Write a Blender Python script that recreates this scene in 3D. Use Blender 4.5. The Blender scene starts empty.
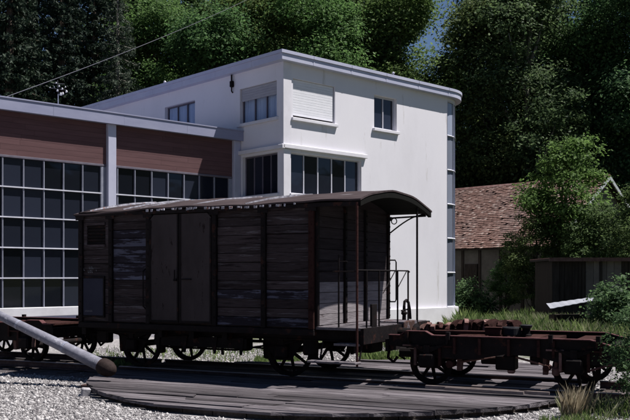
import bpy, math, random
import numpy as np
from mathutils import Vector, Matrix
random.seed(7)
R = math.radians
scene = bpy.context.scene
COL = scene.collection

# ------------------------------------------------------------------ camera
EYE = 1.72
GZ = -0.17                       # ground level; rail tops are at 0
cam_d = bpy.data.cameras.new('camera')
cam = bpy.data.objects.new('camera', cam_d)
COL.objects.link(cam)
cam.location = (0, 0, EYE)
cam.rotation_euler = (R(90), 0, 0)
cam_d.sensor_width = 36
cam_d.lens = 50
cam_d.shift_y = 0.1048
cam_d.clip_end = 5000
scene.camera = cam

# ------------------------------------------------------------------ sky, sun, exposure
SUN = Vector((0.524, -0.02, 1.0)).normalized()
world = bpy.data.worlds.new('World')
scene.world = world
world.use_nodes = True
wn = world.node_tree.nodes
wl = world.node_tree.links
wn.clear()
sky = wn.new('ShaderNodeTexSky')
sky.sky_type = 'NISHITA'
sky.sun_disc = False
sky.sun_elevation = math.asin(SUN.z)
sky.sun_rotation = math.atan2(SUN.x, SUN.y)
sky.altitude = 800
sky.air_density = 0.7
sky.dust_density = 0.0
sky.ozone_density = 2.0
bg = wn.new('ShaderNodeBackground')
bg.inputs['Strength'].default_value = 0.05
wo = wn.new('ShaderNodeOutputWorld')
wl.new(sky.outputs[0], bg.inputs['Color'])
wl.new(bg.outputs[0], wo.inputs['Surface'])
sd = bpy.data.lights.new('sun', 'SUN')
sd.energy = 5.0
sd.angle = R(0.5)
sd.color = (1.0, 0.955, 0.90)
so = bpy.data.objects.new('sun', sd)
COL.objects.link(so)
so.location = (30, 0, 60)
so.rotation_euler = SUN.to_track_quat('Z', 'Y').to_euler()
scene.view_settings.view_transform = 'Standard'
scene.view_settings.look = 'None'
scene.view_settings.gamma = 1
scene.view_settings.exposure = 0.72


# ------------------------------------------------------------------ helpers
def ray(px, py, Y):
    """world point at distance Y for a pixel of the 630x420 photograph"""
    return Vector(((px - 315) / 874 * Y, Y, EYE + (276 - py) / 874 * Y))


def ident():
    return Matrix.Identity(4)


class MB:
    """collects shapes for ONE mesh"""
    def __init__(s):
        s.v = []
        s.f = []

    def quadmesh(s, vs, fs):
        n = len(s.v)
        s.v += [tuple(v) for v in vs]
        s.f += [tuple(i + n for i in f) for f in fs]
        return s

    def box(s, x0, x1, y0, y1, z0, z1, M=None, j=0.0):
        vs = []
        for x in (x0, x1):
            for y in (y0, y1):
                for z in (z0, z1):
                    p = Vector((x, y, z))
                    if j:
                        p += Vector((random.uniform(-j, j), random.uniform(-j, j), random.uniform(-j, j)))
                    if M is not None:
                        p = M @ p
                    vs.append(p)
        return s.quadmesh(vs, [(0, 1, 3, 2), (4, 6, 7, 5), (0, 4, 5, 1), (2, 3, 7, 6), (0, 2, 6, 4), (1, 5, 7, 3)])

    def cbox(s, x0, x1, y0, y1, z0, z1, c=0.01, M=None):
        """box with chamfered edges"""
        n = len(s.v)
        xs, ys, zs = (x0, x1), (y0, y1), (z0, z1)
        ids = {}
        for i in (0, 1):
            for jx in (0, 1):
                for k in (0, 1):
                    cx, cy, cz = xs[i], ys[jx], zs[k]
                    sx, sy, sz = (1, -1)[i], (1, -1)[jx], (1, -1)[k]
                    for a in range(3):
                        p = [cx + sx * c, cy + sy * c, cz + sz * c]
                        p[a] = (cx, cy, cz)[a]
                        p = Vector(p)
                        if M is not None:
                            p = M @ p
                        ids[(i, jx, k, a)] = len(s.v)
                        s.v.append(tuple(p))
        for i in (0, 1):
            s.f.append((ids[(i, 0, 0, 0)], ids[(i, 0, 1, 0)], ids[(i, 1, 1, 0)], ids[(i, 1, 0, 0)]))
            s.f.append((ids[(0, i, 0, 1)], ids[(1, i, 0, 1)], ids[(1, i, 1, 1)], ids[(0, i, 1, 1)]))
            s.f.append((ids[(0, 0, i, 2)], ids[(0, 1, i, 2)], ids[(1, 1, i, 2)], ids[(1, 0, i, 2)]))
            for k in (0, 1):
                s.f.append((ids[(0, i, k, 1)], ids[(1, i, k, 1)], ids[(1, i, k, 2)], ids[(0, i, k, 2)]))
                s.f.append((ids[(i, 0, k, 0)], ids[(i, 1, k, 0)], ids[(i, 1, k, 2)], ids[(i, 0, k, 2)]))
                s.f.append((ids[(i, k, 0, 0)], ids[(i, k, 1, 0)], ids[(i, k, 1, 1)], ids[(i, k, 0, 1)]))
                for q in (0, 1):
                    s.f.append((ids[(i, k, q, 0)], ids[(i, k, q, 1)], ids[(i, k, q, 2)]))
        return s

    def tube(s, pts, r, n=8, caps=True):
        pts = [Vector(p) for p in pts]
        rs = r if isinstance(r, (list, tuple)) else [r] * len(pts)
        base = len(s.v)
        up0 = None
        for i, p in enumerate(pts):
            a = pts[max(i - 1, 0)]
            b = pts[min(i + 1, len(pts) - 1)]
            t = (b - a).normalized()
            if up0 is None:
                up0 = Vector((0, 0, 1)) if abs(t.z) < 0.9 else Vector((1, 0, 0))
            u = t.cross(up0).normalized()
            w = u.cross(t).normalized()
            up0 = w
            for k in range(n):
                an = 2 * math.pi * k / n
                s.v.append(tuple(p + (u * math.cos(an) + w * math.sin(an)) * rs[i]))
        for i in range(len(pts) - 1):
            for k in range(n):
                k2 = (k + 1) % n
                s.f.append((base + i * n + k, base + i * n + k2, base + (i + 1) * n + k2, base + (i + 1) * n + k))
        if caps:
            s.f.append(tuple(base + k for k in range(n))[::-1])
            s.f.append(tuple(base + (len(pts) - 1) * n + k for k in range(n)))
        return s

    def lathe(s, prof, n=24, M=None):
        """profile of (radius, height) round local z"""
        base = len(s.v)
        for (r, h) in prof:
            for k in range(n):
                a = 2 * math.pi * k / n
                p = Vector((r * math.cos(a), r * math.sin(a), h))
                if M is not None:
                    p = M @ p
                s.v.append(tuple(p))
        for i in range(len(prof) - 1):
            for k in range(n):
                k2 = (k + 1) % n
                s.f.append((base + i * n + k, base + i * n + k2, base + (i + 1) * n + k2, base + (i + 1) * n + k))
        return s

    def prism(s, poly, a0, a1, axis='y', M=None):
        """polygon (2D) pushed along an axis: axis 'y' -> poly is (x,z); 'x' -> (y,z); 'z' -> (x,y)"""
        def P(p, a):
            q = {'y': (p[0], a, p[1]), 'x': (a, p[0], p[1]), 'z': (p[0], p[1], a)}[axis]
            q = Vector(q)
            return M @ q if M is not None else q
        n = len(poly)
        vs = [P(p, a0) for p in poly] + [P(p, a1) for p in poly]
        fs = [tuple(range(n))[::-1], tuple(range(n, 2 * n))]
        fs += [(i, (i + 1) % n, n + (i + 1) % n, n + i) for i in range(n)]
        return s.quadmesh(vs, fs)

    def mesh(s, name, mat, smooth=False):
        me = bpy.data.meshes.new(name)
        me.from_pydata(s.v, [], s.f)
        me.update()
        import bmesh
        bm = bmesh.new()
        bm.from_mesh(me)
        bmesh.ops.recalc_face_normals(bm, faces=bm.faces)
        bm.to_mesh(me)
        bm.free()
        if mat:
            me.materials.append(mat)
        if smooth:
            me.polygons.foreach_set('use_smooth', [True] * len(me.polygons))
        return me

    def build(s, name, mat, parent=None, smooth=False, **props):
        return link(name, s.mesh(name, mat, smooth), parent, **props)


def link(name, data, parent=None, **props):
    o = bpy.data.objects.new(name, data)
    COL.objects.link(o)
    if parent is not None:
        o.parent = parent
    for k, v in props.items():
        o[k] = v
    return o


def thing(name, label, cat, loc=(0, 0, 0), rz=0, group=None):
    o = link(name, None)
    o.location = loc
    o.rotation_euler = (0, 0, rz)
    o['label'] = label
    o['category'] = cat
    if group:
        o['group'] = group
    return o


def tag(o, label, cat, group=None):
    o['label'] = label
    o['category'] = cat
    if group:
        o['group'] = group
    return o


def copy_tree(o, loc, rz, label, group=None):
    c = o.copy()
    COL.objects.link(c)
    c.location = loc
    c.rotation_euler = (0, 0, rz)
    c['label'] = label
    if group:
        c['group'] = group
    for ch in list(o.children):
        d = ch.copy()
        COL.objects.link(d)
        d.parent = c
        for g in list(ch.children):
            e = g.copy()
            COL.objects.link(e)
            e.parent = d
    return c


# ------------------------------------------------------------------ materials
def newmat(name):
    m = bpy.data.materials.new(name)
    m.use_nodes = True
    nt = m.node_tree
    nt.nodes.clear()
    out = nt.nodes.new('ShaderNodeOutputMaterial')
    return m, nt, out


def surf(name, cols, scale=4.0, rough=0.8, bump=0.3, bscale=None, stretch=(1, 1, 1), metal=0.0, rand=0.0, spec=0.08,
         patch=None, detail=6, bdist=0.01, coords='Object'):
    """noise mix of 2 or 3 colours, bump, per object variation; patch = (colour, threshold, scale, stretch)"""
    m, nt, out = newmat(name)
    N = nt.nodes.new
    L = nt.links.new
    tc = N('ShaderNodeTexCoord')
    mp = N('ShaderNodeMapping')
    mp.inputs['Scale'].default_value = stretch
    oi = N('ShaderNodeObjectInfo')
    add = N('ShaderNodeVectorMath')
    add.operation = 'MULTIPLY_ADD'
    comb = N('ShaderNodeCombineXYZ')
    L(oi.outputs['Random'], comb.inputs[0])
    L(oi.outputs['Random'], comb.inputs[1])
    L(oi.outputs['Random'], comb.inputs[2])
    L(comb.outputs[0], add.inputs[0])
    add.inputs[1].default_value = (17, 31, 23)
    L(tc.outputs[coords], add.inputs[2])
    L(add.outputs[0], mp.inputs[0])
    nz = N('ShaderNodeTexNoise')
    nz.inputs['Scale'].default_value = scale
    nz.inputs['Detail'].default_value = detail
    nz.inputs['Roughness'].default_value = 0.65
    L(mp.outputs[0], nz.inputs['Vector'])
    cr = N('ShaderNodeValToRGB')
    e = cr.color_ramp.elements
    e[0].position = 0.3
    e[1].position = 0.7
    e[0].color = (*cols[0], 1)
    e[1].color = (*cols[-1], 1)
    if len(cols) == 3:
        k = cr.color_ramp.elements.new(0.5)
        k.color = (*cols[1], 1)
    L(nz.outputs['Fac'], cr.inputs['Fac'])
    col = cr.outputs['Color']
    if patch:
        n2 = N('ShaderNodeTexNoise')
        m2 = N('ShaderNodeMapping')
        m2.inputs['Scale'].default_value = patch[3]
        L(add.outputs[0], m2.inputs[0])
        L(m2.outputs[0], n2.inputs['Vector'])
        n2.inputs['Scale'].default_value = patch[2]
        n2.inputs['Detail'].default_value = 8
        n2.inputs['Roughness'].default_value = 0.7
        r2 = N('ShaderNodeValToRGB')
        r2.color_ramp.elements[0].position = patch[1]
        r2.color_ramp.elements[1].position = patch[1] + 0.04
        L(n2.outputs['Fac'], r2.inputs['Fac'])
        mx = N('ShaderNodeMix')
        mx.data_type = 'RGBA'
        L(r2.outputs['Color'], mx.inputs['Factor'])
        L(col, mx.inputs['A'])
        mx.inputs['B'].default_value = (*patch[0], 1)
        col = mx.outputs['Result']
    if rand:
        hs = N('ShaderNodeHueSaturation')
        mr = N('ShaderNodeMapRange')
        mr.inputs['To Min'].default_value = 1 - rand
        mr.inputs['To Max'].default_value = 1 + rand
        L(oi.outputs['Random'], mr.inputs['Value'])
        L(mr.outputs['Result'], hs.inputs['Value'])
        L(col, hs.inputs['Color'])
        col = hs.outputs['Color']
    b = N('ShaderNodeBsdfPrincipled')
    b.inputs['Roughness'].default_value = rough
    b.inputs['Metallic'].default_value = metal
    b.inputs['Specular IOR Level'].default_value = spec
    L(col, b.inputs['Base Color'])
    if bump:
        nb = N('ShaderNodeTexNoise')
        nb.inputs['Scale'].default_value = bscale or scale * 4
        nb.inputs['Detail'].default_value = 5
        L(mp.outputs[0], nb.inputs['Vector'])
        bp = N('ShaderNodeBump')
        bp.inputs['Strength'].default_value = bump
        bp.inputs['Distance'].default_value = bdist
        L(nb.outputs['Fac'], bp.inputs['Height'])
        L(bp.outputs[0], b.inputs['Normal'])
    L(b.outputs[0], out.inputs['Surface'])
    return m


def leafmat(name, c0, c1, trans=0.35, hue=0.03):
    m, nt, out = newmat(name)
    N = nt.nodes.new
    L = nt.links.new
    geo = N('ShaderNodeNewGeometry')
    oi = N('ShaderNodeObjectInfo')
    tc = N('ShaderNodeTexCoord')
    nz = N('ShaderNodeTexNoise')
    nz.inputs['Scale'].default_value = 0.6
    nz.inputs['Detail'].default_value = 3
    L(tc.outputs['Object'], nz.inputs['Vector'])
    ad = N('ShaderNodeMath')
    ad.operation = 'ADD'
    L(geo.outputs['Random Per Island'], ad.inputs[0])
    L(nz.outputs['Fac'], ad.inputs[1])
    ml = N('ShaderNodeMath')
    ml.operation = 'MULTIPLY'
    ml.inputs[1].default_value = 0.5
    L(ad.outputs[0], ml.inputs[0])
    cr = N('ShaderNodeValToRGB')
    cr.color_ramp.elements[0].position = 0.28
    cr.color_ramp.elements[1].position = 0.72
    cr.color_ramp.elements[0].color = (*c0, 1)
    cr.color_ramp.elements[1].color = (*c1, 1)
    L(ml.outputs[0], cr.inputs['Fac'])
    hs = N('ShaderNodeHueSaturation')
    mr = N('ShaderNodeMapRange')
    mr.inputs['To Min'].default_value = 0.5 - hue
    mr.inputs['To Max'].default_value = 0.5 + hue
    L(oi.outputs['Random'], mr.inputs['Value'])
    L(mr.outputs['Result'], hs.inputs['Hue'])
    L(cr.outputs['Color'], hs.inputs['Color'])
    b = N('ShaderNodeBsdfPrincipled')
    b.inputs['Roughness'].default_value = 0.6
    b.inputs['Specular IOR Level'].default_value = 0.15
    L(hs.outputs['Color'], b.inputs['Base Color'])
    t = N('ShaderNodeBsdfTranslucent')
    L(hs.outputs['Color'], t.inputs['Color'])
    mx = N('ShaderNodeMixShader')
    mx.inputs[0].default_value = trans
    L(b.outputs[0], mx.inputs[1])
    L(t.outputs[0], mx.inputs[2])
    L(mx.outputs[0], out.inputs['Surface'])
    return m


M = {}
M['plaster'] = surf('plaster', [(0.60, 0.59, 0.64), (0.645, 0.635, 0.69), (0.665, 0.655, 0.705)], 0.5, 0.9, 0.25, 30, rand=0, bdist=0.006, stretch=(1, 1, 0.5),
                    patch=((0.53, 0.515, 0.54), 0.62, 1.6, (1.8, 1.8, 0.22)))
M['plaster_trim'] = surf('plaster_trim', [(0.56, 0.55, 0.60), (0.65, 0.64, 0.70)], 2, 0.85, 0.2, 40, spec=0.3)
M['fascia'] = surf('fascia', [(0.24, 0.25, 0.36), (0.29, 0.30, 0.41)], 1.2, 0.45, 0.1, 20, stretch=(1, 1, 3), metal=0.2)
M['flashing'] = surf('flashing', [(0.38, 0.39, 0.51), (0.46, 0.47, 0.58)], 1.2, 0.4, 0.1, 20, metal=0.1)
M['roofing'] = surf('roofing', [(0.16, 0.16, 0.17), (0.22, 0.22, 0.22)], 3, 0.9, 0.4)
M['brown_board'] = surf('brown_board', [(0.080, 0.041, 0.045), (0.108, 0.058, 0.062)], 2.5, 0.8, 0.2, 30, stretch=(0.4, 1, 4), rand=0.07, spec=0.2)
M['white_bar'] = surf('white_bar', [(0.45, 0.46, 0.54), (0.58, 0.58, 0.66)], 5, 0.6, 0.1, rand=0.06)
M['grey_bar'] = surf('grey_bar', [(0.19, 0.2, 0.26), (0.26, 0.27, 0.33)], 5, 0.5, 0.1, rand=0.1)
M['concrete'] = surf('concrete', [(0.42, 0.42, 0.45), (0.56, 0.56, 0.60)], 1.5, 0.9, 0.3)
M['shutter'] = surf('shutter', [(0.60, 0.61, 0.66), (0.68, 0.68, 0.73)], 3, 0.6, 0.1, rand=0.03)
M['blind_grey'] = surf('blind_grey', [(0.30, 0.30, 0.35), (0.36, 0.36, 0.40)], 3, 0.7, 0.1)
M['wframe'] = surf('window_frame_paint', [(0.10, 0.09, 0.12), (0.14, 0.13, 0.16)], 6, 0.6, 0.1)
M['wframe_light'] = surf('window_frame_light', [(0.45, 0.45, 0.52), (0.5, 0.5, 0.56)], 6, 0.6, 0.1)
M['curtain'] = surf('curtain_cloth', [(0.70, 0.76, 0.88), (0.80, 0.84, 0.92)], 3, 0.9, 0.1)
M['dark_iron'] = surf('dark_iron', [(0.006, 0.0045, 0.005), (0.013, 0.010, 0.011)], 6, 0.7, 0.4, rand=0.2, spec=0.1, patch=((0.035, 0.015, 0.012), 0.58, 5, (1, 1, 1)))
M['rust'] = surf('rust', [(0.016, 0.007, 0.007), (0.045, 0.020, 0.018), (0.026, 0.012, 0.011)], 7, 0.85, 0.6, rand=0.3)
M['rust_red'] = surf('rust_red', [(0.05, 0.02, 0.022), (0.12, 0.058, 0.06)], 9, 0.85, 0.5, rand=0.2)
M['rust_light'] = surf('rust_pale', [(0.09, 0.045, 0.042), (0.19, 0.12, 0.11)], 9, 0.85, 0.6, rand=0.35)
M['rail'] = surf('rail_steel', [(0.06, 0.035, 0.035), (0.13, 0.09, 0.09)], 8, 0.6, 0.3, metal=0.3)
M['rail_head'] = surf('rail_head_steel', [(0.22, 0.18, 0.18), (0.36, 0.3, 0.29)], 8, 0.4, 0.2, metal=0.5)
M['deck_wood'] = surf('deck_wood', [(0.036, 0.031, 0.034), (0.085, 0.076, 0.085), (0.17, 0.155, 0.168)], 2.2, 0.85, 0.7, 9, stretch=(0.5, 9, 9), rand=0.5, bdist=0.02,
                      patch=((0.03, 0.025, 0.032), 0.60, 2.0, (0.5, 5, 5)))
M['ballast'] = surf('dark_ballast', [(0.03, 0.026, 0.028), (0.09, 0.08, 0.085), (0.05, 0.045, 0.047)], 18, 0.95, 0.9, 30, bdist=0.03)  # track bed ballast, darker than the gravel around it
M['sleeper'] = surf('sleeper_wood', [(0.04, 0.032, 0.03), (0.09, 0.075, 0.07)], 3, 0.9, 0.6, stretch=(6, 0.6, 6), rand=0.25)
M['plank'] = surf('plank_wood', [(0.010, 0.007, 0.008), (0.047, 0.037, 0.040), (0.023, 0.017, 0.018)], 3, 0.85, 0.7, 10, stretch=(0.6, 3, 8), rand=0.35,
                  patch=((0.085, 0.076, 0.085), 0.57, 2.6, (0.5, 1, 7.5)), bdist=0.012)
M['plank_blue'] = surf('plank_flaking_paint', [(0.016, 0.013, 0.018), (0.03, 0.027, 0.037)], 3, 0.85, 0.7, 10, stretch=(0.6, 3, 8), rand=0.25,
                       patch=((0.095, 0.098, 0.14), 0.51, 2.2, (0.6, 1, 5.5)), bdist=0.012)
M['plank_grey'] = surf('plank_grey', [(0.08, 0.07, 0.08), (0.165, 0.15, 0.165)], 3, 0.85, 0.7, 10, stretch=(3, 0.6, 8), rand=0.12,
                       patch=((0.26, 0.25, 0.27), 0.6, 2.0, (1, 1, 3)), bdist=0.01)
M['plank_sunlit_tone'] = surf('plank_sunlit_tone', [(0.13, 0.115, 0.125), (0.26, 0.24, 0.255)], 3, 0.85, 0.7, 10, stretch=(3, 0.6, 8), rand=0.15,
                       patch=((0.08, 0.065, 0.065), 0.62, 2.4, (1, 1, 3)), bdist=0.01)  # pale end boards: sunlight below the roof shadow put into the colour
M['plank_shade_tone'] = surf('plank_shade_tone', [(0.018, 0.014, 0.016), (0.038, 0.031, 0.034)], 3, 0.85, 0.7, 10, stretch=(3, 0.6, 8), rand=0.2,
                       patch=((0.06, 0.053, 0.06), 0.64, 2.0, (1, 1, 4)), bdist=0.01)  # dark end boards: shade of the platform roof put into the colour
M['door_steel'] = surf('door_steel', [(0.030, 0.024, 0.026), (0.054, 0.044, 0.047)], 1.3, 0.6, 0.2, 12, stretch=(1.5, 1, 0.7),
                       patch=((0.016, 0.010, 0.011), 0.60, 5, (1.4, 1, 0.5)))
M['hatch_steel'] = surf('hatch_steel', [(0.024, 0.025, 0.042), (0.034, 0.036, 0.055)], 2, 0.6, 0.2, 12)
M['wagon_roof'] = surf('wagon_roof_felt', [(0.036, 0.027, 0.029), (0.070, 0.054, 0.057)], 3, 0.85, 0.5, 12, stretch=(0.6, 2, 2),
                       patch=((0.15, 0.135, 0.15), 0.66, 1.8, (0.5, 2.5, 1)))
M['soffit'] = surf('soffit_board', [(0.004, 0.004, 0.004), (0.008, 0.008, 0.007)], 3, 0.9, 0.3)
M['felt_torn'] = surf('felt_torn', [(0.10, 0.09, 0.11), (0.45, 0.45, 0.52)], 14, 0.8, 0.2, rand=0.2, patch=((0.3, 0.12, 0.07), 0.6, 9, (1, 1, 1)))
M['paint_white'] = surf('stencil_paint', [(0.08, 0.08, 0.09), (0.2, 0.2, 0.22)], 20, 0.8, 0)
M['box_brown'] = surf('box_brown_board', [(0.05, 0.03, 0.028), (0.09, 0.06, 0.056)], 4, 0.85, 0.5, patch=((0.2, 0.19, 0.22), 0.6, 3, (1, 1, 1)))
M['locker_wood'] = surf('locker_wood', [(0.09, 0.08, 0.095), (0.16, 0.145, 0.165)], 4, 0.85, 0.5, patch=((0.06, 0.035, 0.03), 0.5, 3, (1, 1, 1)))
M['pole_paint'] = surf('pole_grey_paint', [(0.12, 0.12, 0.155), (0.24, 0.24, 0.29)], 7, 0.6, 0.5, 18, patch=((0.34, 0.34, 0.39), 0.60, 11, (1, 1, 1)), detail=10)
M['knob'] = surf('knob_brown', [(0.014, 0.010, 0.010), (0.042, 0.030, 0.029)], 6, 0.8, 0.5)
M['bark'] = surf('bark', [(0.05, 0.04, 0.032), (0.12, 0.10, 0.085)], 3, 0.95, 0.8, stretch=(4, 4, 0.8), bdist=0.04)
M['bark_grey'] = surf('bark_grey', [(0.12, 0.11, 0.10), (0.22, 0.21, 0.19)], 3, 0.95, 0.8, stretch=(4, 4, 0.8), bdist=0.04)
M['tile'] = surf('roof_tile', [(0.13, 0.065, 0.058), (0.27, 0.155, 0.14), (0.42, 0.29, 0.27)], 1.6, 0.85, 0.4, stretch=(1, 1, 1), detail=12)
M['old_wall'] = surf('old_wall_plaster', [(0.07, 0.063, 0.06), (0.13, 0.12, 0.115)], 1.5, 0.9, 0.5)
M['old_board'] = surf('old_board', [(0.018, 0.014, 0.013), (0.04, 0.032, 0.03)], 3, 0.9, 0.5, stretch=(4, 4, 0.6), rand=0.3)
M['barge'] = surf('bargeboard_paint', [(0.30, 0.32, 0.34), (0.42, 0.44, 0.46)], 4, 0.8, 0.2)
M['beige_board'] = surf('beige_board', [(0.11, 0.092, 0.09), (0.17, 0.145, 0.14)], 2, 0.9, 0.4, rand=0.2, patch=((0.05, 0.04, 0.04), 0.62, 5, (1, 1, 1)))
M['sheet_metal'] = surf('pale_sheet_metal', [(0.24, 0.25, 0.29), (0.32, 0.33, 0.37)], 3, 0.5, 0.2)
M['black_rubber'] = surf('black_rubber', [(0.015, 0.015, 0.018), (0.03, 0.03, 0.035)], 6, 0.7, 0.3)
M['wire'] = surf('wire_grey', [(0.09, 0.09, 0.11), (0.12, 0.12, 0.14)], 6, 0.6, 0)
M['porcelain'] = surf('porcelain', [(0.6, 0.6, 0.66), (0.7, 0.7, 0.75)], 6, 0.3, 0)
M['stone_block'] = surf('kerb_stone', [(0.26, 0.25, 0.27), (0.42, 0.41, 0.44)], 4, 0.9, 0.6)
M['pebble'] = surf('pebble', [(0.30, 0.28, 0.30), (0.50, 0.48, 0.52), (0.74, 0.72, 0.76)], 3.5, 0.9, 0.0, detail=10)
M['grass'] = leafmat('grass_blade', (0.075, 0.13, 0.04), (0.21, 0.27, 0.10), 0.4, 0.0)
M['grass_dry'] = leafmat('grass_dry', (0.22, 0.18, 0.12), (0.42, 0.36, 0.26), 0.3, 0.0)
M['grass_pale'] = leafmat('grass_pale', (0.16, 0.18, 0.09), (0.34, 0.34, 0.22), 0.4, 0.0)
M['leaf_bright'] = leafmat('leaf_bright', (0.050, 0.088, 0.026), (0.165, 0.240, 0.080), 0.52)
M['leaf_mid'] = leafmat('leaf_mid', (0.038, 0.072, 0.028), (0.135, 0.205, 0.075), 0.52)
M['leaf_dark'] = leafmat('leaf_dark', (0.032, 0.062, 0.030), (0.115, 0.185, 0.078), 0.5)
M['leaf_maple'] = leafmat('leaf_maple', (0.052, 0.10, 0.028), (0.15, 0.25, 0.072), 0.52)
M['needle'] = leafmat('spruce_needle', (0.010, 0.020, 0.016), (0.032, 0.052, 0.034), 0.15)
M['needle_grey'] = leafmat('larch_needle', (0.036, 0.054, 0.044), (0.075, 0.10, 0.074), 0.3)


def ramp_ground():
    """gravel that gives way to thin grass beyond the turntable"""
    m, nt, out = newmat('ground_gravel')
    N = nt.nodes.new
    L = nt.links.new
    tc = N('ShaderNodeTexCoord')
    vo = N('ShaderNodeTexVoronoi')
    vo.inputs['Scale'].default_value = 22
    L(tc.outputs['Object'], vo.inputs['Vector'])
    cr = N('ShaderNodeValToRGB')
    cr.color_ramp.elements[0].color = (0.13, 0.122, 0.125, 1)
    cr.color_ramp.elements[1].color = (0.34, 0.325, 0.33, 1)
    sep = N('ShaderNodeSeparateColor')
    L(vo.outputs['Color'], sep.inputs[0])
    L(sep.outputs[0], cr.inputs['Fac'])
    nz = N('ShaderNodeTexNoise')
    nz.inputs['Scale'].default_value = 0.8
    nz.inputs['Detail'].default_value = 10
    nz.inputs['Roughness'].default_value = 0.7
    L(tc.outputs['Object'], nz.inputs['Vector'])
    dirt = N('ShaderNodeMix')
    dirt.data_type = 'RGBA'
    r1 = N('ShaderNodeValToRGB')
    r1.color_ramp.elements[0].position = 0.52
    r1.color_ramp.elements[1].position = 0.68
    L(nz.outputs['Fac'], r1.inputs['Fac'])
    L(r1.outputs['Color'], dirt.inputs['Factor'])
    L(cr.outputs['Color'], dirt.inputs['A'])
    dirt.inputs['B'].default_value = (0.13, 0.12, 0.13, 1)
    # grass mask: far field and to the right
    xyz = N('ShaderNodeSeparateXYZ')
    L(tc.outputs['Object'], xyz.inputs[0])
    my = N('ShaderNodeMath'); my.operation = 'MULTIPLY_ADD'
    my.inputs[1].default_value = 0.22; my.inputs[2].default_value = -4.9
    L(xyz.outputs['Y'], my.inputs[0])
    mxx = N('ShaderNodeMath'); mxx.operation = 'MULTIPLY_ADD'
    mxx.inputs[1].default_value = 0.16
    L(xyz.outputs['X'], mxx.inputs[0]); L(my.outputs[0], mxx.inputs[2])
    nn = N('ShaderNodeMath'); nn.operation = 'MULTIPLY_ADD'
    nn.inputs[1].default_value = 2.4
    L(nz.outputs['Fac'], nn.inputs[0]); L(mxx.outputs[0], nn.inputs[2])
    r2 = N('ShaderNodeValToRGB')
    r2.color_ramp.elements[0].position = 0.75
    r2.color_ramp.elements[1].position = 1.0
    mm = N('ShaderNodeMath'); mm.operation = 'MULTIPLY'; mm.inputs[1].default_value = 0.55
    L(nn.outputs[0], mm.inputs[0])
    L(mm.outputs[0], r2.inputs['Fac'])
    g = N('ShaderNodeMix')
    g.data_type = 'RGBA'
    L(r2.outputs['Color'], g.inputs['Factor'])
    L(dirt.outputs['Result'], g.inputs['A'])
    g.inputs['B'].default_value = (0.07, 0.085, 0.035, 1)
    b = N('ShaderNodeBsdfPrincipled')
    b.inputs['Roughness'].default_value = 0.95
    b.inputs['Specular IOR Level'].default_value = 0.2
    L(g.outputs['Result'], b.inputs['Base Color'])
    bp = N('ShaderNodeBump')
    bp.inputs['Strength'].default_value = 0.8
    bp.inputs['Distance'].default_value = 0.02
    L(vo.outputs['Distance'], bp.inputs['Height'])
    L(bp.outputs[0], b.inputs['Normal'])
    L(b.outputs[0], out.inputs['Surface'])
    return m


def glassmat(name, tint, see=0.0, rough=0.06):
    m, nt, out = newmat(name)
    N = nt.nodes.new
    L = nt.links.new
    b = N('ShaderNodeBsdfPrincipled')
    b.inputs['Base Color'].default_value = (*tint, 1)
    b.inputs['Roughness'].default_value = rough
    b.inputs['IOR'].default_value = 1.38
    tc = N('ShaderNodeTexCoord')
    oi = N('ShaderNodeObjectInfo')
    nz = N('ShaderNodeTexNoise')
    nz.inputs['Scale'].default_value = 1.3
    va = N('ShaderNodeVectorMath')
    L(tc.outputs['Object'], va.inputs[0]); L(oi.outputs['Location'], va.inputs[1])
    L(va.outputs[0], nz.inputs['Vector'])
    wn_ = N('ShaderNodeTexWhiteNoise')
    wn_.noise_dimensions = '1D'
    L(oi.outputs['Random'], wn_.inputs['W'])
    sb = N('ShaderNodeVectorMath'); sb.operation = 'SUBTRACT'; sb.inputs[1].default_value = (0.5, 0.5, 0.5)
    L(wn_.outputs['Color'], sb.inputs[0])
    scv = N('ShaderNodeVectorMath'); scv.operation = 'SCALE'; scv.inputs['Scale'].default_value = 0.06
    L(sb.outputs[0], scv.inputs[0])
    ge = N('ShaderNodeNewGeometry')
    an = N('ShaderNodeVectorMath')
    L(ge.outputs['Normal'], an.inputs[0]); L(scv.outputs[0], an.inputs[1])
    no = N('ShaderNodeVectorMath'); no.operation = 'NORMALIZE'
    L(an.outputs[0], no.inputs[0])
    bp = N('ShaderNodeBump')
    L(no.outputs[0], bp.inputs['Normal'])
    bp.inputs['Strength'].default_value = 0.25
    bp.inputs['Distance'].default_value = 0.02
    L(nz.outputs['Fac'], bp.inputs['Height'])
    L(bp.outputs[0], b.inputs['Normal'])
    hs = N('ShaderNodeHueSaturation')
    mr = N('ShaderNodeMapRange')
    mr.inputs['To Min'].default_value = 0.4; mr.inputs['To Max'].default_value = 2.0
    L(oi.outputs['Random'], mr.inputs['Value'])
    L(mr.outputs['Result'], hs.inputs['Value'])
    hs.inputs['Color'].default_value = (*tint, 1)
    L(hs.outputs['Color'], b.inputs['Base Color'])
    if see > 0:
        t = N('ShaderNodeBsdfTransparent')
        t.inputs['Color'].default_value = (0.9, 0.94, 1, 1)
        mx = N('ShaderNodeMixShader')
        mx.inputs[0].default_value = see
        L(b.outputs[0], mx.inputs[1]); L(t.outputs[0], mx.inputs[2])
        L(mx.outputs[0], out.inputs['Surface'])
    else:
        L(b.outputs[0], out.inputs['Surface'])
    return m


M['ground'] = ramp_ground()
M['glass_dark'] = glassmat('workshop_glass', (0.010, 0.012, 0.020))
M['glass_clear'] = glassmat('office_glass', (0.02, 0.02, 0.03), 0.88)
M['glass_pale'] = glassmat('pale_corner_glass', (0.13, 0.145, 0.19), 0.0, 0.2)
M['hill'] = surf('hill_undergrowth', [(0.010, 0.016, 0.007), (0.025, 0.036, 0.014)], 0.6, 0.95, 0.8, 2, bdist=0.3)

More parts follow.
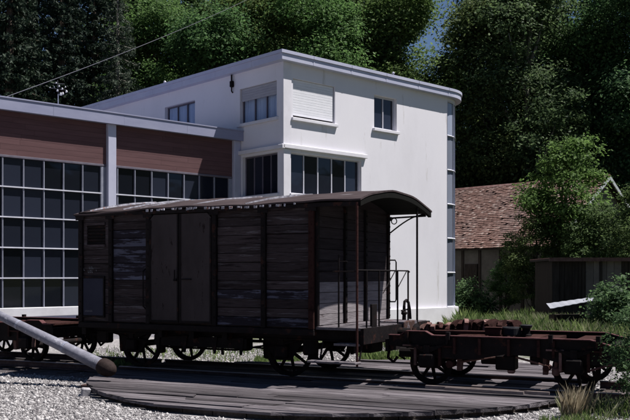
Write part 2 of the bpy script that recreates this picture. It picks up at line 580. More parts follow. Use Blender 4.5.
# ------------------------------------------------------------------ ground and hill
def hz(x, y):
    h = max(0.0, (y - 54.0)) * 0.20
    h = min(h, 14.0) + max(0.0, min((y - 56) * 0.10, 1.0)) * (0.6 * math.sin(x * 0.31 + y * 0.17) + 0.4 * math.sin(x * 0.13 - y * 0.23))
    # higher ground to the left and right of the gap
    h += max(0.0, min((y - 75) / 30, 1)) * 5.0 * max(0.0, min((abs(x - 14.0 * y / 95.0) - 6) / 14, 1.0))
    return GZ + h

g = MB()
ys = [-60, -20, 0, 10, 20, 40, 54]
ys2 = [54 + 3 * i for i in range(0, 30)] + [160, 240, 500, 2500]
xs = [-2500, -400, -150] + [-90 + 5 * i for i in range(37)] + [150, 400, 2500]
V = [(x, y, GZ) for y in ys for x in xs]
F = []
nx = len(xs)
for j in range(len(ys) - 1):
    for i in range(nx - 1):
        a = j * nx + i
        F.append((a, a + 1, a + nx + 1, a + nx))
g.quadmesh(V, F)
g.build('ground', M['ground'], kind='structure')
g = MB()
V = [(x, y, hz(x, y) if y > 54 else GZ) for y in ys2 for x in xs]
F = []
for j in range(len(ys2) - 1):
    for i in range(nx - 1):
        a = j * nx + i
        F.append((a, a + 1, a + nx + 1, a + nx))
g.quadmesh(V, F)
g.build('wooded_hillside', M['hill'], smooth=True, kind='structure')

# added unseen slope behind and beside the viewer, cuts horizon light and reflections
g = MB()
V, F = [], []
rr_ = [95, 110, 130, 160, 230, 420]
hh_ = [0, 9, 19, 28, 40, 46]
na = 64
a0_, a1_ = math.radians(125), math.radians(415)
for i in range(na + 1):
    a = a0_ + (a1_ - a0_) * i / na
    for r_, h_ in zip(rr_, hh_):
        rj = r_ * (1 + 0.05 * math.sin(a * 9) + 0.03 * math.sin(a * 23))
        V.append((rj * math.cos(a), rj * math.sin(a), GZ - 0.05 + h_ * (1 + 0.15 * math.sin(a * 7 + r_) + 0.08 * math.sin(a * 31))))
nr = len(rr_)
for i in range(na):
    for k in range(nr - 1):
        q0 = i * nr + k
        F.append((q0, q0 + 1, q0 + nr + 1, q0 + nr))
g.quadmesh(V, F)
g.build('added_hillside', M['hill'], smooth=True, kind='structure')

# ------------------------------------------------------------------ office building
RB = R(43.0)
OB = Vector((-1.08, 29.45, 0))
office = thing('office_building', 'white flat-roofed two-storey office block with a sharp corner behind the goods wagon', 'building', OB, RB)


def wall_x(mb, x0, x1, z0, z1, y, th, holes, sgn=1):
    """wall in a plane y = const facing -y (sgn=1); reveals th deep"""
    xs_ = sorted({x0, x1, *[h[0] for h in holes], *[h[1] for h in holes]})
    zs_ = sorted({z0, z1, *[h[2] for h in holes], *[h[3] for h in holes]})
    for i in range(len(xs_) - 1):
        for k in range(len(zs_) - 1):
            cx = (xs_[i] + xs_[i + 1]) / 2
            cz = (zs_[k] + zs_[k + 1]) / 2
            if any(h[0] < cx < h[1] and h[2] < cz < h[3] for h in holes):
                continue
            a, b, c, d = xs_[i], xs_[i + 1], zs_[k], zs_[k + 1]
            mb.quadmesh([(a, y, c), (b, y, c), (b, y, d), (a, y, d)], [(0, 1, 2, 3)])
    for (a, b, c, d) in holes:
        y2 = y + th
        mb.quadmesh([(a, y, c), (b, y, c), (b, y, d), (a, y, d), (a, y2, c), (b, y2, c), (b, y2, d), (a, y2, d)],
                    [(0, 1, 5, 4), (1, 2, 6, 5), (2, 3, 7, 6), (3, 0, 4, 7)])


def swap(mb):
    """turn an x-wall into a y-wall: (x,y)->(y,x)"""
    mb.v = [(v[1], v[0], v[2]) for v in mb.v]
    return mb


ZT = 8.95            # underside of roof slab
FX = 8.8             # end of the straight facade
RC = 1.5             # radius of the glazed corner
DEPTH_Y = 17.0
LED = 6.08           # ledge between storeys
holesF = [(0.45, 2.45, 7.12, 8.45), (4.48, 5.74, 7.22, 8.47), (0.36, 3.80, 4.53, 5.93)]
w = MB()
wall_x(w, 0, FX, -0.3, ZT, 0, 0.22, holesF)
fw = w.build('front_wall', M['plaster'], office)
holesL = [(0.32, 2.34, 7.12, 8.37), (5.09, 7.14, 7.05, 8.40), (0.28, 2.20, 4.53, 5.93)]
w = MB()
wall_x(w, 0, DEPTH_Y, -0.3, ZT, 0, 0.22, holesL)
swap(w)
sw = w.build('side_wall', M['plaster'], office)
w = MB()
# hidden walls: end wall behind the rounded corner and the back
w.box(FX + RC - 0.2, FX + RC, RC, DEPTH_Y, -0.3, ZT)
w.box(0.002, FX + RC - 0.2, DEPTH_Y - 0.2, DEPTH_Y - 0.002, -0.3, ZT)
w.build('rear_wall', M['plaster'], office)
# floors inside keep daylight from showing through
w = MB()
w.box(0.5, FX + 0.3, 0.9, DEPTH_Y - 0.5, 6.4, 6.6)
w.box(0.5, FX + 0.3, 1.4, DEPTH_Y - 0.5, 3.6, 3.8)
w.build('interior_floor', M['wframe'], office)
w = MB()
w.box(1.9, 2.0, 3.0, DEPTH_Y - 0.5, -0.2, 8.9)
w.box(2.0, FX + 0.3, 2.9, 3.0, -0.2, 8.9)
w.build('interior_partition', M['wframe'], office)


def arc_outline(off, n=10):
    """roof outline with rounded near-right corner"""
    pts = [(-off, -off)]
    for k in range(n + 1):
        a = -math.pi / 2 + (math.pi / 2) * k / n
        pts.append((FX + (RC + off) * math.cos(a), RC + (RC + off) * math.sin(a)))
    pts += [(FX + RC + off, DEPTH_Y + off), (-off, DEPTH_Y + off)]
    return pts


w = MB()
w.prism(arc_outline(0.25, 14), ZT, 9.16, 'z')
w.build('roof_slab', M['flashing'], office)
w = MB()
w.prism(arc_outline(0.29, 14), 9.162, 9.27, 'z')
w.build('roof_edge_flashing', M['flashing'], office)
w = MB()
w.prism(arc_outline(0.18, 14), 9.271, 9.285, 'z')
w.build('roof_covering', M['roofing'], office)
for k in range(5):
    w = MB()
    xk = 1.2 + k * 1.85
    w.box(xk - 0.03, xk + 0.03, -0.298, -0.291, 9.164, 9.268)
    w.box(xk - 0.03, xk + 0.03, -0.256, -0.251, ZT + 0.002, 9.158)
    w.build('flashing_joint', M['flashing'], office)
for k in range(7):
    w = MB()
    yk = 1.4 + k * 2.1
    w.box(-0.298, -0.291, yk - 0.03, yk + 0.03, 9.164, 9.268)
    w.box(-0.256, -0.251, yk - 0.03, yk + 0.03, ZT + 0.002, 9.158)
    w.build('flashing_joint', M['flashing'], office)
# ledge between storeys wraps the corner
w = MB()
w.cbox(-0.07, 4.02, -0.12, -0.002, LED - 0.05, LED + 0.09, 0.012)
w.cbox(-0.13, -0.002, -0.12, 2.3, LED - 0.07, LED + 0.07, 0.012)
w.build('ledge', M['plaster_trim'], office)
w = MB()
w.box(0.0, 0.30, -0.045, -0.002, -0.2, LED - 0.07)
w.box(0.0, 0.36, -0.03, -0.002, LED + 0.09, 8.946)
w.build('corner_pilaster', M['plaster_trim'], office)
# plinth
w = MB()
w.box(0.3, FX, -0.14, -0.002, -0.3, 0.45)
n = 12
pl = []
for k in range(n + 1):
    a = -math.pi / 2 + (math.pi / 2) * k / n
    pl.append((FX + (RC + 0.14) * math.cos(a), RC + (RC + 0.14) * math.sin(a)))
pl += [(FX + RC - 0.3, RC), (FX, 0.3)]
w.prism(pl, -0.3, 0.45, 'z')
w.build('plinth', M['plaster_trim'], office)
# rounded corner glazing
seg = 8
zr = [0.47, 1.95, 3.55, 5.1, 6.65, 8.1, 8.8]
zr = [0.47 + i * 1.39 for i in range(7)]


def cpt(k, r=RC):
    a = -math.pi / 2 + (math.pi / 2) * k / seg
    return (FX + r * math.cos(a), RC + r * math.sin(a))


w = MB()
p0, p1 = cpt(0), cpt(seg)
w.prism([cpt(k) for k in range(seg + 1)] + [cpt(seg - k, RC - 0.2) for k in range(seg + 1)], 8.81, ZT - 0.002, 'z')
w.build('corner_lintel', M['plaster'], office)
for k in range(0, seg, 2):
    for i in range(6):
        a, b, c = cpt(k, RC - 0.05), cpt(k + 1, RC - 0.05), cpt(k + 2, RC - 0.05)
        w = MB()
        w.quadmesh([(*a, zr[i]), (*b, zr[i]), (*c, zr[i]), (*a, zr[i + 1]), (*b, zr[i + 1]), (*c, zr[i + 1])],
                   [(0, 1, 4, 3), (1, 2, 5, 4)])
        w.build('pane', M['glass_pale'], office)
for i in range(7):
    w = MB()
    w.tube([(*cpt(k, RC - 0.01), zr[i]) for k in range(seg + 1)], 0.035, 4)
    w.build('glazing_bar', M['white_bar'], office)
for k in range(0, seg + 1, 2):
    w = MB()
    x, y = cpt(k, RC - 0.012)
    w.tube([(x, y, 0.46), (x, y, 8.8)], 0.028, 4)
    w.build('glazing_bar', M['white_bar'], office)


def window(parent, ax, a0, a1, z0, z1, nm, sill=True, frame='wframe', glass='glass_clear', curtain=False, blind=None, bar=0.05, depth=0.14, back=None):
    """ax 'x': on the front facade (a = local x, plane y=0); ax 'y': on the side wall"""
    def fin(mb, name, mat, par):
        if ax == 'y':
            swap(mb)
        return mb.build(name, mat, par)
    f = MB()
    f.box(a0, a1, depth, depth + 0.06, z1 - bar, z1)
    f.box(a0, a1, depth, depth + 0.06, z0, z0 + bar)
    f.box(a0, a0 + bar, depth, depth + 0.06, z0 + bar, z1 - bar)
    f.box(a1 - bar, a1, depth, depth + 0.06, z0 + bar, z1 - bar)
    wo_ = fin(f, 'window', M[frame], parent)
    wd = (a1 - a0 - 2 * bar) / nm
    for i in range(nm):
        l = a0 + bar + i * wd
        p = MB()
        p.box(l + (0.02 if i else 0), l + wd - (0.02 if i < nm - 1 else 0), depth + 0.025, depth + 0.035, z0 + bar, z1 - bar)
        fin(p, 'pane', M[glass], wo_)
        if i:
            q = MB()
            q.box(l - 0.02, l + 0.02, depth - 0.005, depth + 0.05, z0 + bar, z1 - bar)
            fin(q, 'mullion', M[frame], wo_)
    if curtain:
        for i in range(nm):
            l = a0 + bar + i * wd
            c = MB()
            vs = []
            K = 24
            for k in range(K + 1):
                t = k / K
                x = l + 0.01 + t * (wd - 0.02)
                y = depth + 0.085 + 0.02 * math.sin(t * 34 + i) + 0.01 * math.sin(t * 61)
                vs += [(x, y, z0 + 0.02), (x, y, z1 - 0.04)]
            c.quadmesh(vs, [(2 * k, 2 * k + 2, 2 * k + 3, 2 * k + 1) for k in range(K)])
            fin(c, 'curtain', M['curtain'], wo_)
    if sill:
        s = MB()
        s.cbox(a0 - 0.09, a1 + 0.09, -0.10, depth - 0.002, z0 - 0.11, z0 - 0.002, 0.01)
        fin(s, 'sill', M['plaster_trim'], wo_)
    if blind:
        zb, mat = blind
        z = z1 - 0.01
        while z > zb:
            s = MB()
            s.cbox(a0 + 0.03, a1 - 0.03, depth - 0.075, depth - 0.06 + 0.02, z - 0.086, z, 0.005)
            fin(s, 'blind_slat', M[mat], wo_)
            z -= 0.088
    return wo_


window(office, 'x', 0.45, 2.45, 7.12, 8.45, 2, blind=(7.22, 'shutter'))
window(office, 'x', 4.48, 5.74, 7.22, 8.47, 2, frame='wframe_light', glass='glass_dark', bar=0.07)
window(office, 'x', 0.36, 3.80, 4.53, 5.93, 5, frame='wframe_light', glass='glass_dark', bar=0.04)
window(office, 'y', 0.32, 2.34, 7.12, 8.37, 3, curtain=True, blind=(7.98, 'blind_grey'))
window(office, 'y', 5.09, 7.14, 7.05, 8.40, 3, sill=False, curtain=True)
window(office, 'y', 0.28, 2.20, 4.53, 5.93, 4, glass='glass_dark')
# outlet and downpipe hopper high on the side wall
w = MB()
w.cbox(-0.12, -0.003, 2.66, 2.80, 8.50, 8.72, 0.02)
w.tube([(-0.07, 2.73, 8.72), (-0.07, 2.73, 8.94)], 0.03)
w.tube([(-0.07, 2.73, 8.50), (-0.07, 2.73, 8.36), (-0.02, 2.73, 8.30)], 0.025)
w.build('rain_hopper', M['dark_iron'], office)


def roof_cap(pt, label, s=1.0, lean=0.0):
    """small bright cowl on the roof edge"""
    t = thing('roof_vent', label, 'vent', pt)
    m = MB()
    m.tube([(0, 0, 0), (0.02 * s, 0, 0.12 * s)], 0.035 * s, 8)
    m.build('pipe', M['flashing'], t)
    m = MB()
    m.lathe([(0.001, 0.22 * s), (0.06 * s, 0.20 * s), (0.10 * s, 0.13 * s), (0.07 * s, 0.11 * s), (0.001, 0.11 * s)], 12,
            Matrix.Rotation(lean, 4, 'Y'))
    m.build('cowl', M['porcelain'], t, smooth=True)


Mo = Matrix.Translation(OB) @ Matrix.Rotation(RB, 4, 'Z')
roof_cap(Mo @ Vector((-0.2, 6.9, 9.27)), 'small white cowl on the roof edge above the shaded side wall', 0.6, 0.5)
roof_cap(Mo @ Vector((5.3, -0.22, 9.27)), 'small white cowl on the roof edge above the two-pane window', 0.6, 0.0)

# ------------------------------------------------------------------ glazed workshop
shop = thing('workshop_building', 'long glazed workshop with brown cladding band under a flat grey roof edge', 'building', OB, RB)
FY = 2.40
XL = -16.0
ZF = 6.52
w = MB()
w.box(XL - 0.3, -0.004, FY - 0.25, FY + 12, ZF, 6.83)
w.build('flat_roof', M['fascia'], shop)
xk = -0.006
while xk > XL - 0.3:
    w = MB()
    w.box(xk - 2.395, xk, FY - 0.275 - random.uniform(0, 0.004), FY - 0.251, ZF - 0.02, 6.829)
    w.build('fascia_length', M['fascia'], shop)
    xk -= 2.4
w = MB()
w.box(XL - 0.33, -0.006, FY - 0.30, FY + 12.03, 6.832, 6.87)
w.build('roof_edge_flashing', M['fascia'], shop)
cols_x = [(-5.29, -5.0), (-0.30, -0.012), (-11.0, -10.71), (-16.0, -15.7)]
for (a, b) in cols_x:
    w = MB()
    w.cbox(a, b, FY - 0.13, FY + 0.2, -0.3, ZF - 0.002, 0.012)
    w.build('column', M['flashing'], shop)
bays = [(-4.998, -0.302), (-10.708, -5.292), (-15.7, -11.002)]
ZH = 5.24
rows = [0.80, 1.66, 2.55, 3.44, 4.32, 5.24]
pane_me = None
bar_v = {}
for bi, (a, b) in enumerate(bays):
    w = MB()
    w.box(a, b, FY + 0.02, FY + 0.15, ZH, ZF - 0.003)
    w.build('cladding_backing', M['wframe'], shop)
    zc = ZH
    nb_ = 8
    hb = (ZF - 0.004 - ZH) / nb_
    for k in range(nb_):
        mid_ = a + (b - a) * random.uniform(0.35, 0.65)
        for (xa_, xb_) in ((a, mid_ - 0.002), (mid_ + 0.002, b)):
            w = MB()
            o_ = random.uniform(0, 0.003)
            w.box(xa_, xb_, FY - o_, FY + 0.018, zc + 0.002, zc + hb - 0.003)
            w.build('cladding_board', M['brown_board'], shop)
        zc += hb
    w = MB()
    w.cbox(a, b, FY - 0.02, FY + 0.14, ZH - 0.07, ZH - 0.002, 0.008)
    w.build('window_head', M['wframe'], shop)
    # plinth in two steps
    w = MB()
    w.cbox(a, b, FY - 0.14, FY + 0.14, 0.52, 0.79, 0.015)
    w.build('window_sill', M['concrete'], shop)
    w = MB()
    w.box(a, b, FY - 0.05, FY + 0.13, 0.33, 0.518)
    w.build('base_course', M['fascia'], shop)
    w = MB()
    w.box(a, b, FY - 0.16, FY + 0.13, -0.3, 0.328)
    w.build('base_wall', M['concrete'], shop)
    step = 0.635
    start = b - 0.17 if bi == 1 else b - 0.13
    xsn = []
    x = start
    while x > a + 0.1:
        xsn.append(x)
        x -= step
    xsn.append(a + 0.03)
    w = MB()
    w.cbox(start, b, FY - 0.01, FY + 0.12, 0.8, ZH - 0.08, 0.008)
    w.build('window_jamb', M['grey_bar'], shop)
    w = MB()
    w.cbox(a, a + 0.03, FY - 0.01, FY + 0.12, 0.8, ZH - 0.08, 0.008)
    w.build('window_jamb', M['grey_bar'], shop)
    for i in range(len(xsn) - 1):
        for r in range(5):
            wd = xsn[i] - xsn[i + 1]
            key = round(wd, 2)
            w = MB()
            w.box(xsn[i + 1], xsn[i], FY + 0.06, FY + 0.07, rows[r], rows[r + 1] - (0.07 if r == 4 else 0))
            w.build('pane', M['glass_dark'], shop)
        w = MB()
        xx = xsn[i]
        w.box(xx - 0.013, xx + 0.013, FY - 0.005, FY + 0.058, 0.795, ZH - 0.075)
        w.build('mullion', M['grey_bar'], shop)
    for r in range(1, 5):
        w = MB()
        w.box(a + 0.031, start, FY - 0.032, FY + 0.055, rows[r] - 0.018, rows[r] + 0.018)
        w.build('transom', M['white_bar'], shop)
# back and side walls of the workshop
w = MB()
w.box(XL - 0.2, XL, FY, FY + 12, -0.3, ZF - 0.002)
w.box(XL, -0.3, FY + 11.8, FY + 12, -0.3, ZF - 0.002)
w.build('rear_wall', M['plaster'], shop)
# mast with insulators on the workshop roof
p = ray(58.5, 105, 26.5)
Ms = Mo.inverted()
q = Ms @ Vector((p.x, p.y, 0))
mast = thing('roof_mast', 'thin white mast with clustered insulators on the workshop roof', 'mast', Mo @ Vector((q.x, max(q.y, FY), 6.87)), 0)
w = MB()
w.tube([(0, 0, 0), (0, 0, 0.36)], 0.016, 6)
w.build('pole', M['porcelain'], mast)
w = MB()
w.tube([(-0.26, 0, 0.55), (0.26, 0, 0.48)], 0.008, 5)
w.tube([(-0.16, 0.05, 0.70), (0.2, -0.03, 0.66)], 0.008, 5)
w.tube([(0, 0, 0.36), (-0.02, 0, 0.78)], 0.010, 5)
w.build('cross_arm', M['wire'], mast)
for (x, z, s) in [(-0.25, 0.56, .5), (-0.12, 0.58, .6), (0.03, 0.6, .8), (0.12, 0.52, .9), (0.25, 0.44, 1), (-0.02, 0.47, 1), (0.08, 0.36, 1.3), (0.14, 0.38, 1.1), (-0.06, 0.7, .7), (0.22, 0.58, .6)]:
    w = MB()
    w.lathe([(0.001, -0.03 * s), (0.03 * s, -0.025 * s), (0.035 * s, 0.0), (0.02 * s, 0.015 * s), (0.028 * s, 0.03 * s), (0.001, 0.045 * s)], 8, Matrix.Translation((x, 0, z)))
    w.build('insulator', M['porcelain'], mast, smooth=True)

# kerb in front of the workshop
w = MB()
kerb = thing('concrete_kerb', 'pale low concrete kerb running in front of the glazed workshop', 'kerb', OB, RB)
for i in range(12):
    w = MB()
    w.cbox(-15 + i * 1.2, -15 + i * 1.2 + 1.185, 0.9, 1.15, -0.3, 0.06, 0.02)
    w.build('kerb_stone', M['stone_block'], kerb)

# ------------------------------------------------------------------ track and turntable
A_T = math.atan2(-0.430, 0.903)
DT = Vector((math.cos(A_T), math.sin(A_T), 0))
NT = Vector((-DT.y, DT.x, 0))
C0 = Vector((0.43, 15.59, 0))          # turntable centre on the track axis
RT = 4.34
GAUGE = 1.435


def uv(p):
    d = Vector((p[0], p[1], 0)) - C0
    return d.dot(DT), d.dot(NT)


# outline of the deck in (u, v)
P1 = uv((-1.96, 17.5)); P2 = uv((-0.82, 18.0)); P3 = uv((2.86, 18.5))


def u_limits(v):
    c = math.sqrt(max(RT * RT - v * v, 0.0))
    lo, hi = -c, c
    if v > 1.05:
        # far boundary: diagonal from P1 to P3
        pts = [(P1[0], 1.05), P1, P2, P3]
        pts = [(p_[0], max(p_[1], 1.05 + 0.01 * i)) for i, p_ in enumerate(pts)]
        u = None
        for (a, b) in zip(pts, pts[1:]):
            if a[1] <= v <= b[1]:
                t = (v - a[1]) / (b[1] - a[1] + 1e-9)
                u = a[0] + (b[0] - a[0]) * t
        lo = max(lo, u if u is not None else P3[0])
        if v > P3[1]:
            return None
    if hi - lo < 0.25:
        return None
    return lo, hi


turn = thing('turntable', 'weathered round turntable deck of grey planks under the goods wagon', 'turntable', C0, A_T)
v = -RT + 0.10
PW = 0.235
ztop = -0.035
half = GAUGE / 2
while v < 4.2:
    a, b = v, v + PW - random.uniform(0.016, 0.034)
    # planks leave a slot for each rail
    bad = False
    for rv in (-half, half):
        if a < rv + 0.09 and b > rv - 0.09:
            bad = True
            if b - (rv + 0.09) > 0.08 and a < rv + 0.09:
                a = rv + 0.09; bad = False
            elif (rv - 0.09) - a > 0.08:
                b = rv - 0.09; bad = False
    la, lb = u_limits(a), u_limits(b)
    if la and lb and not bad:
        cuts = [0.0]
        nseg = random.choice([1, 2, 2, 3]) if lb[1] - lb[0] > 4 else 1
        fr = sorted([0.0, 1.0] + [random.uniform(0.25, 0.75) if nseg == 2 else (k + random.uniform(-0.08, 0.08)) / nseg for k in range(1, nseg)])
        for i in range(len(fr) - 1):
            def U(l, t):
                return l[0] + (l[1] - l[0]) * t
            gap = 0.006
            jl = random.uniform(-0.03, 0.03) if i == 0 else gap
            jr = random.uniform(-0.03, 0.03) if i == len(fr) - 2 else -gap
            dz = random.uniform(-0.02, 0.010)
            tz = random.uniform(-0.006, 0.006)
            m = MB()
            # long plank with a little sag and waviness
            K = max(2, int((U(la, fr[i + 1]) - U(la, fr[i])) / 0.5))
            vs = []
            for k in range(K + 1):
                t = fr[i] + (fr[i + 1] - fr[i]) * k / K
                ua, ub = U(la, t), U(lb, t)
                if k == 0:
                    ua += jl; ub += jl
                if k == K:
                    ua += jr; ub += jr
                wob = random.uniform(-0.004, 0.004)
                e = random.uniform(-0.004, 0.004)
                vs += [(ua, a + e, ztop + dz + tz + wob - 0.008), (ua, a + 0.015 + e, ztop + dz + tz + wob), (ub, b - 0.015 + e, ztop + dz - tz + wob),
                       (ub, b + e, ztop + dz - tz + wob - 0.008), (ub, b + e, ztop - 0.06), (ua, a + e, ztop - 0.06)]
            fs = []
            for k in range(K):
                o = 6 * k
                for q_ in range(6):
                    fs.append((o + q_, o + (q_ + 1) % 6, o + 6 + (q_ + 1) % 6, o + 6 + q_))
            fs += [tuple(range(6)), tuple(range(6 * K, 6 * K + 6))]
            m.quadmesh(vs, fs)
            m.build('plank', M['deck_wood'], turn)
    v += PW
# rim boards below the deck edge
for k in range(26):
    a0 = math.pi * (1.0 + k / 26) - 0.12
    a1 = a0 + math.pi / 26 * 0.97
    m = MB()
    pts = [((RT - 0.14) * math.cos(a), (RT - 0.14) * math.sin(a)) for a in (a0, (a0 + a1) / 2, a1)] + \
          [((RT - 0.28) * math.cos(a), (RT - 0.28) * math.sin(a)) for a in (a1, (a0 + a1) / 2, a0)]
    m.prism(pts, GZ - 0.1, ztop - 0.062, 'z')
    m.build('rim_board', M['sleeper'], turn)


def rail(parent, u0, u1, vv):
    h = 0.125
    z0 = 0.0
    m = MB()
    m.prism([(vv - 0.055, z0 - h), (vv + 0.055, z0 - h), (vv + 0.052, z0 - h + 0.012), (vv + 0.009, z0 - h + 0.025), (vv + 0.009, z0 - 0.034),
             (vv + 0.032, z0 - 0.027), (vv + 0.032, z0 - 0.012), (vv - 0.032, z0 - 0.012), (vv - 0.032, z0 - 0.027), (vv - 0.009, z0 - 0.034),
             (vv - 0.009, z0 - h + 0.025), (vv - 0.052, z0 - h + 0.012)], u0, u1, 'x')
    r = m.build('rail', M['rail'], parent)
    m = MB()
    m.prism([(vv - 0.0325, z0 - 0.0118), (vv + 0.0325, z0 - 0.0118), (vv + 0.026, z0), (vv - 0.026, z0)], u0, u1, 'x')
    m.build('rail_head', M['rail_head'], r)


for s in (-1, 1):
    rail(turn, -math.sqrt(RT * RT - half * half) + 0.02, math.sqrt(RT * RT - half * half) - 0.02, s * (half + 0.03))
# old service rails laid flat on the near part of the deck by the coupling
for (uu, vv, L_) in [(2.0, -1.18, 1.9), (2.35, -1.30, 1.2)]:
    m = MB()
    m.box(uu, uu + L_, vv - 0.03, vv + 0.03, ztop + 0.01, ztop + 0.05)
    tag(m.build('iron_bar', M['rail_head']), 'flat rusty iron bar lying on the turntable planks, ' + ('the longer of the pair' if L_ > 1.5 else 'the shorter of the pair'), 'iron bar',
        'iron bars on the turntable').matrix_world = Matrix.Translation(C0) @ Matrix.Rotation(A_T, 4, 'Z')

for nm, u0, u1, lab in [('l', -22.0, -4.36, 'rusty railway track on sleepers leading left from the turntable'),
                        ('r', 4.36, 14.0, 'rusty railway track on sleepers leading right from the turntable')]:
    tr = thing('railway_track', lab, 'track', C0, A_T)
    bed = MB()
    bed.prism([(-1.75, GZ - 0.05), (1.6, GZ - 0.05), (1.35, GZ + 0.016), (-1.45, GZ + 0.016)], u0, u1, 'x')
    bed.build('ballast', M['ballast'], tr)
    for s in (-1, 1):
        rail(tr, u0, u1, s * (half + 0.03))
    u = u0 + 0.2
    while u < u1 - 0.2:
        m = MB()
        m.cbox(u - 0.12, u + 0.12, -1.2, 1.2, GZ - 0.08, GZ + 0.025 + random.uniform(0, 0.01), 0.01)
        m.build('sleeper', M['sleeper'], tr)
        u += 0.66

# ------------------------------------------------------------------ the goods wagon
A_W = R(-28.5)
DW = Vector((math.cos(A_W), math.sin(A_W), 0))
NW = Vector((-DW.y, DW.x, 0))
ORG = Vector((0.0, 14.14, 0.0))         # near right corner of the body
wagon = thing('goods_wagon', 'derelict wooden goods wagon with arched roof and open brake platform on the turntable', 'wagon', ORG, A_W)
WL, WW = 5.06, 2.92
ZFL, ZE = 0.90, 2.87


def yz_wheel(parent, x, yc, zc, r, spokes=8, w=0.10, side=-1):
    """spoked wheel with rim, tread and hub, axle along local y"""
    Mx = Matrix.Translation((x, yc, zc)) @ Matrix.Rotation(R(90), 4, 'X')
    m = MB()
    m.lathe([(r, -w / 2), (r, w / 2 - 0.02), (r + 0.025, w / 2 - 0.01), (r + 0.025, w / 2), (r - 0.05, w / 2), (r - 0.06, w / 2 - 0.02),
             (r - 0.06, -w / 2 + 0.01), (r - 0.05, -w / 2), (r, -w / 2)], 36, Mx)
    wh = m.build('wheel', M['dark_iron'], parent, smooth=False)
    m = MB()
    m.lathe([(0.001, -0.1), (0.05, -0.1), (0.085, -0.06), (0.085, 0.06), (0.05, 0.08), (0.001, 0.08)], 16, Mx)
    m.build('hub', M['dark_iron'], wh)
    for k in range(spokes):
        a = 2 * math.pi * k / spokes + 0.2
        m = MB()
        m.tube([(x + 0.06 * math.cos(a), yc, zc + 0.06 * math.sin(a)), (x + (r - 0.05) * math.cos(a), yc, zc + (r - 0.05) * math.sin(a))], [0.032, 0.024], 6)
        m.build('spoke', M['dark_iron'], wh)
    return wh


def spring(parent, x, yc, z, L_=0.95):
    m = MB()
    for i in range(6):
        l = L_ * (1 - i * 0.14) / 2
        zz = z - i * 0.014
        pts = [(x - l, yc, zz + 0.05 * (l / (L_ / 2)) ** 2), (x - l / 2, yc, zz + 0.0125 * (l / (L_ / 2)) ** 2), (x, yc, zz), (x + l / 2, yc, zz + 0.0125 * (l / (L_ / 2)) ** 2), (x + l, yc, zz + 0.05 * (l / (L_ / 2)) ** 2)]
        for a, b in zip(pts, pts[1:]):
            m.quadmesh([(a[0], yc - 0.035, a[2]), (a[0], yc + 0.035, a[2]), (b[0], yc + 0.035, b[2]), (b[0], yc - 0.035, b[2]),
                        (a[0], yc - 0.035, a[2] - 0.012), (a[0], yc + 0.035, a[2] - 0.012), (b[0], yc + 0.035, b[2] - 0.012), (b[0], yc - 0.035, b[2] - 0.012)],
                       [(0, 1, 2, 3), (4, 7, 6, 5), (0, 3, 7, 4), (1, 5, 6, 2)])
    m.box(x - 0.05, x + 0.05, yc - 0.05, yc + 0.05, z - 0.1, z + 0.02)
    for s in (-1, 1):
        m.tube([(x + s * L_ / 2, yc, z + 0.04), (x + s * (L_ / 2 + 0.03), yc, z + 0.16)], 0.02, 6)
        m.box(x + s * (L_ / 2 + 0.03) - 0.03, x + s * (L_ / 2 + 0.03) + 0.03, yc - 0.04, yc + 0.04, z + 0.12, z + 0.24)
    m.build('leaf_spring', M['dark_iron'], parent)


def axle_guard(parent, x, yc, zax, ztop_):
    m = MB()
    for s in (-1, 1):
        m.prism([(x + s * 0.11, zax - 0.12), (x + s * 0.17, zax - 0.12), (x + s * 0.46, ztop_), (x + s * 0.12, ztop_)], yc - 0.01, yc + 0.01, 'y')
    m.box(x - 0.19, x + 0.19, yc - 0.012, yc + 0.012, zax - 0.15, zax - 0.11)
    m.build('axle_guard', M['dark_iron'], parent)
    m = MB()
    m.cbox(x - 0.12, x + 0.12, yc - 0.12, yc + 0.09, zax - 0.11, zax + 0.12, 0.03)
    m.build('axle_box', M['dark_iron'], parent)


wheel_x = (-0.875, -4.15)
WR = 0.43
yc0 = WW / 2
for x in wheel_x:
    for s in (-1, 1):
        yz_wheel(wagon, x, yc0 + s * 0.74, WR, WR)
        axle_guard(wagon, x, yc0 + s * 0.98, WR, 0.70)
        spring(wagon, x, yc0 + s * 1.02, 0.64)
    m = MB()
    m.tube([(x, yc0 - 1.0, WR), (x, yc0 + 1.0, WR)], 0.06, 10)
    m.build('axle', M['dark_iron'], wagon)
    # brake blocks and hangers
    for s in (-1, 1):
        for e in (-1, 1):
            m = MB()
            m.prism([(x + e * (WR + 0.02), WR - 0.17), (x + e * (WR + 0.09), WR - 0.15), (x + e * (WR + 0.11), WR + 0.15), (x + e * (WR + 0.03), WR + 0.17)],
                    yc0 + s * 0.74 - 0.045, yc0 + s * 0.74 + 0.045, 'y')
            m.tube([(x + e * (WR + 0.09), yc0 + s * 0.74, WR), (x + e * (WR + 0.05), yc0 + s * 0.74, 0.75)], 0.018, 6)
            m.build('brake_block', M['dark_iron'], wagon)
# underframe
for s in (-1, 1):
    m = MB()
    yy = yc0 + s * 1.16
    m.box(-WL + 0.02, 0.82, yy - 0.04, yy + 0.04, 0.66, 0.86)
    m.box(-WL + 0.02, 0.82, yy - 0.075, yy + 0.075, 0.655, 0.67)
    m.build('solebar', M['dark_iron'], wagon)
for x in (-WL + 0.05, -3.2, -2.5, -1.8, 0.78):
    m = MB()
    m.box(x - 0.05, x + 0.05, 0.05, WW - 0.05, 0.62, 0.86)
    m.build('cross_beam', M['dark_iron'], wagon)
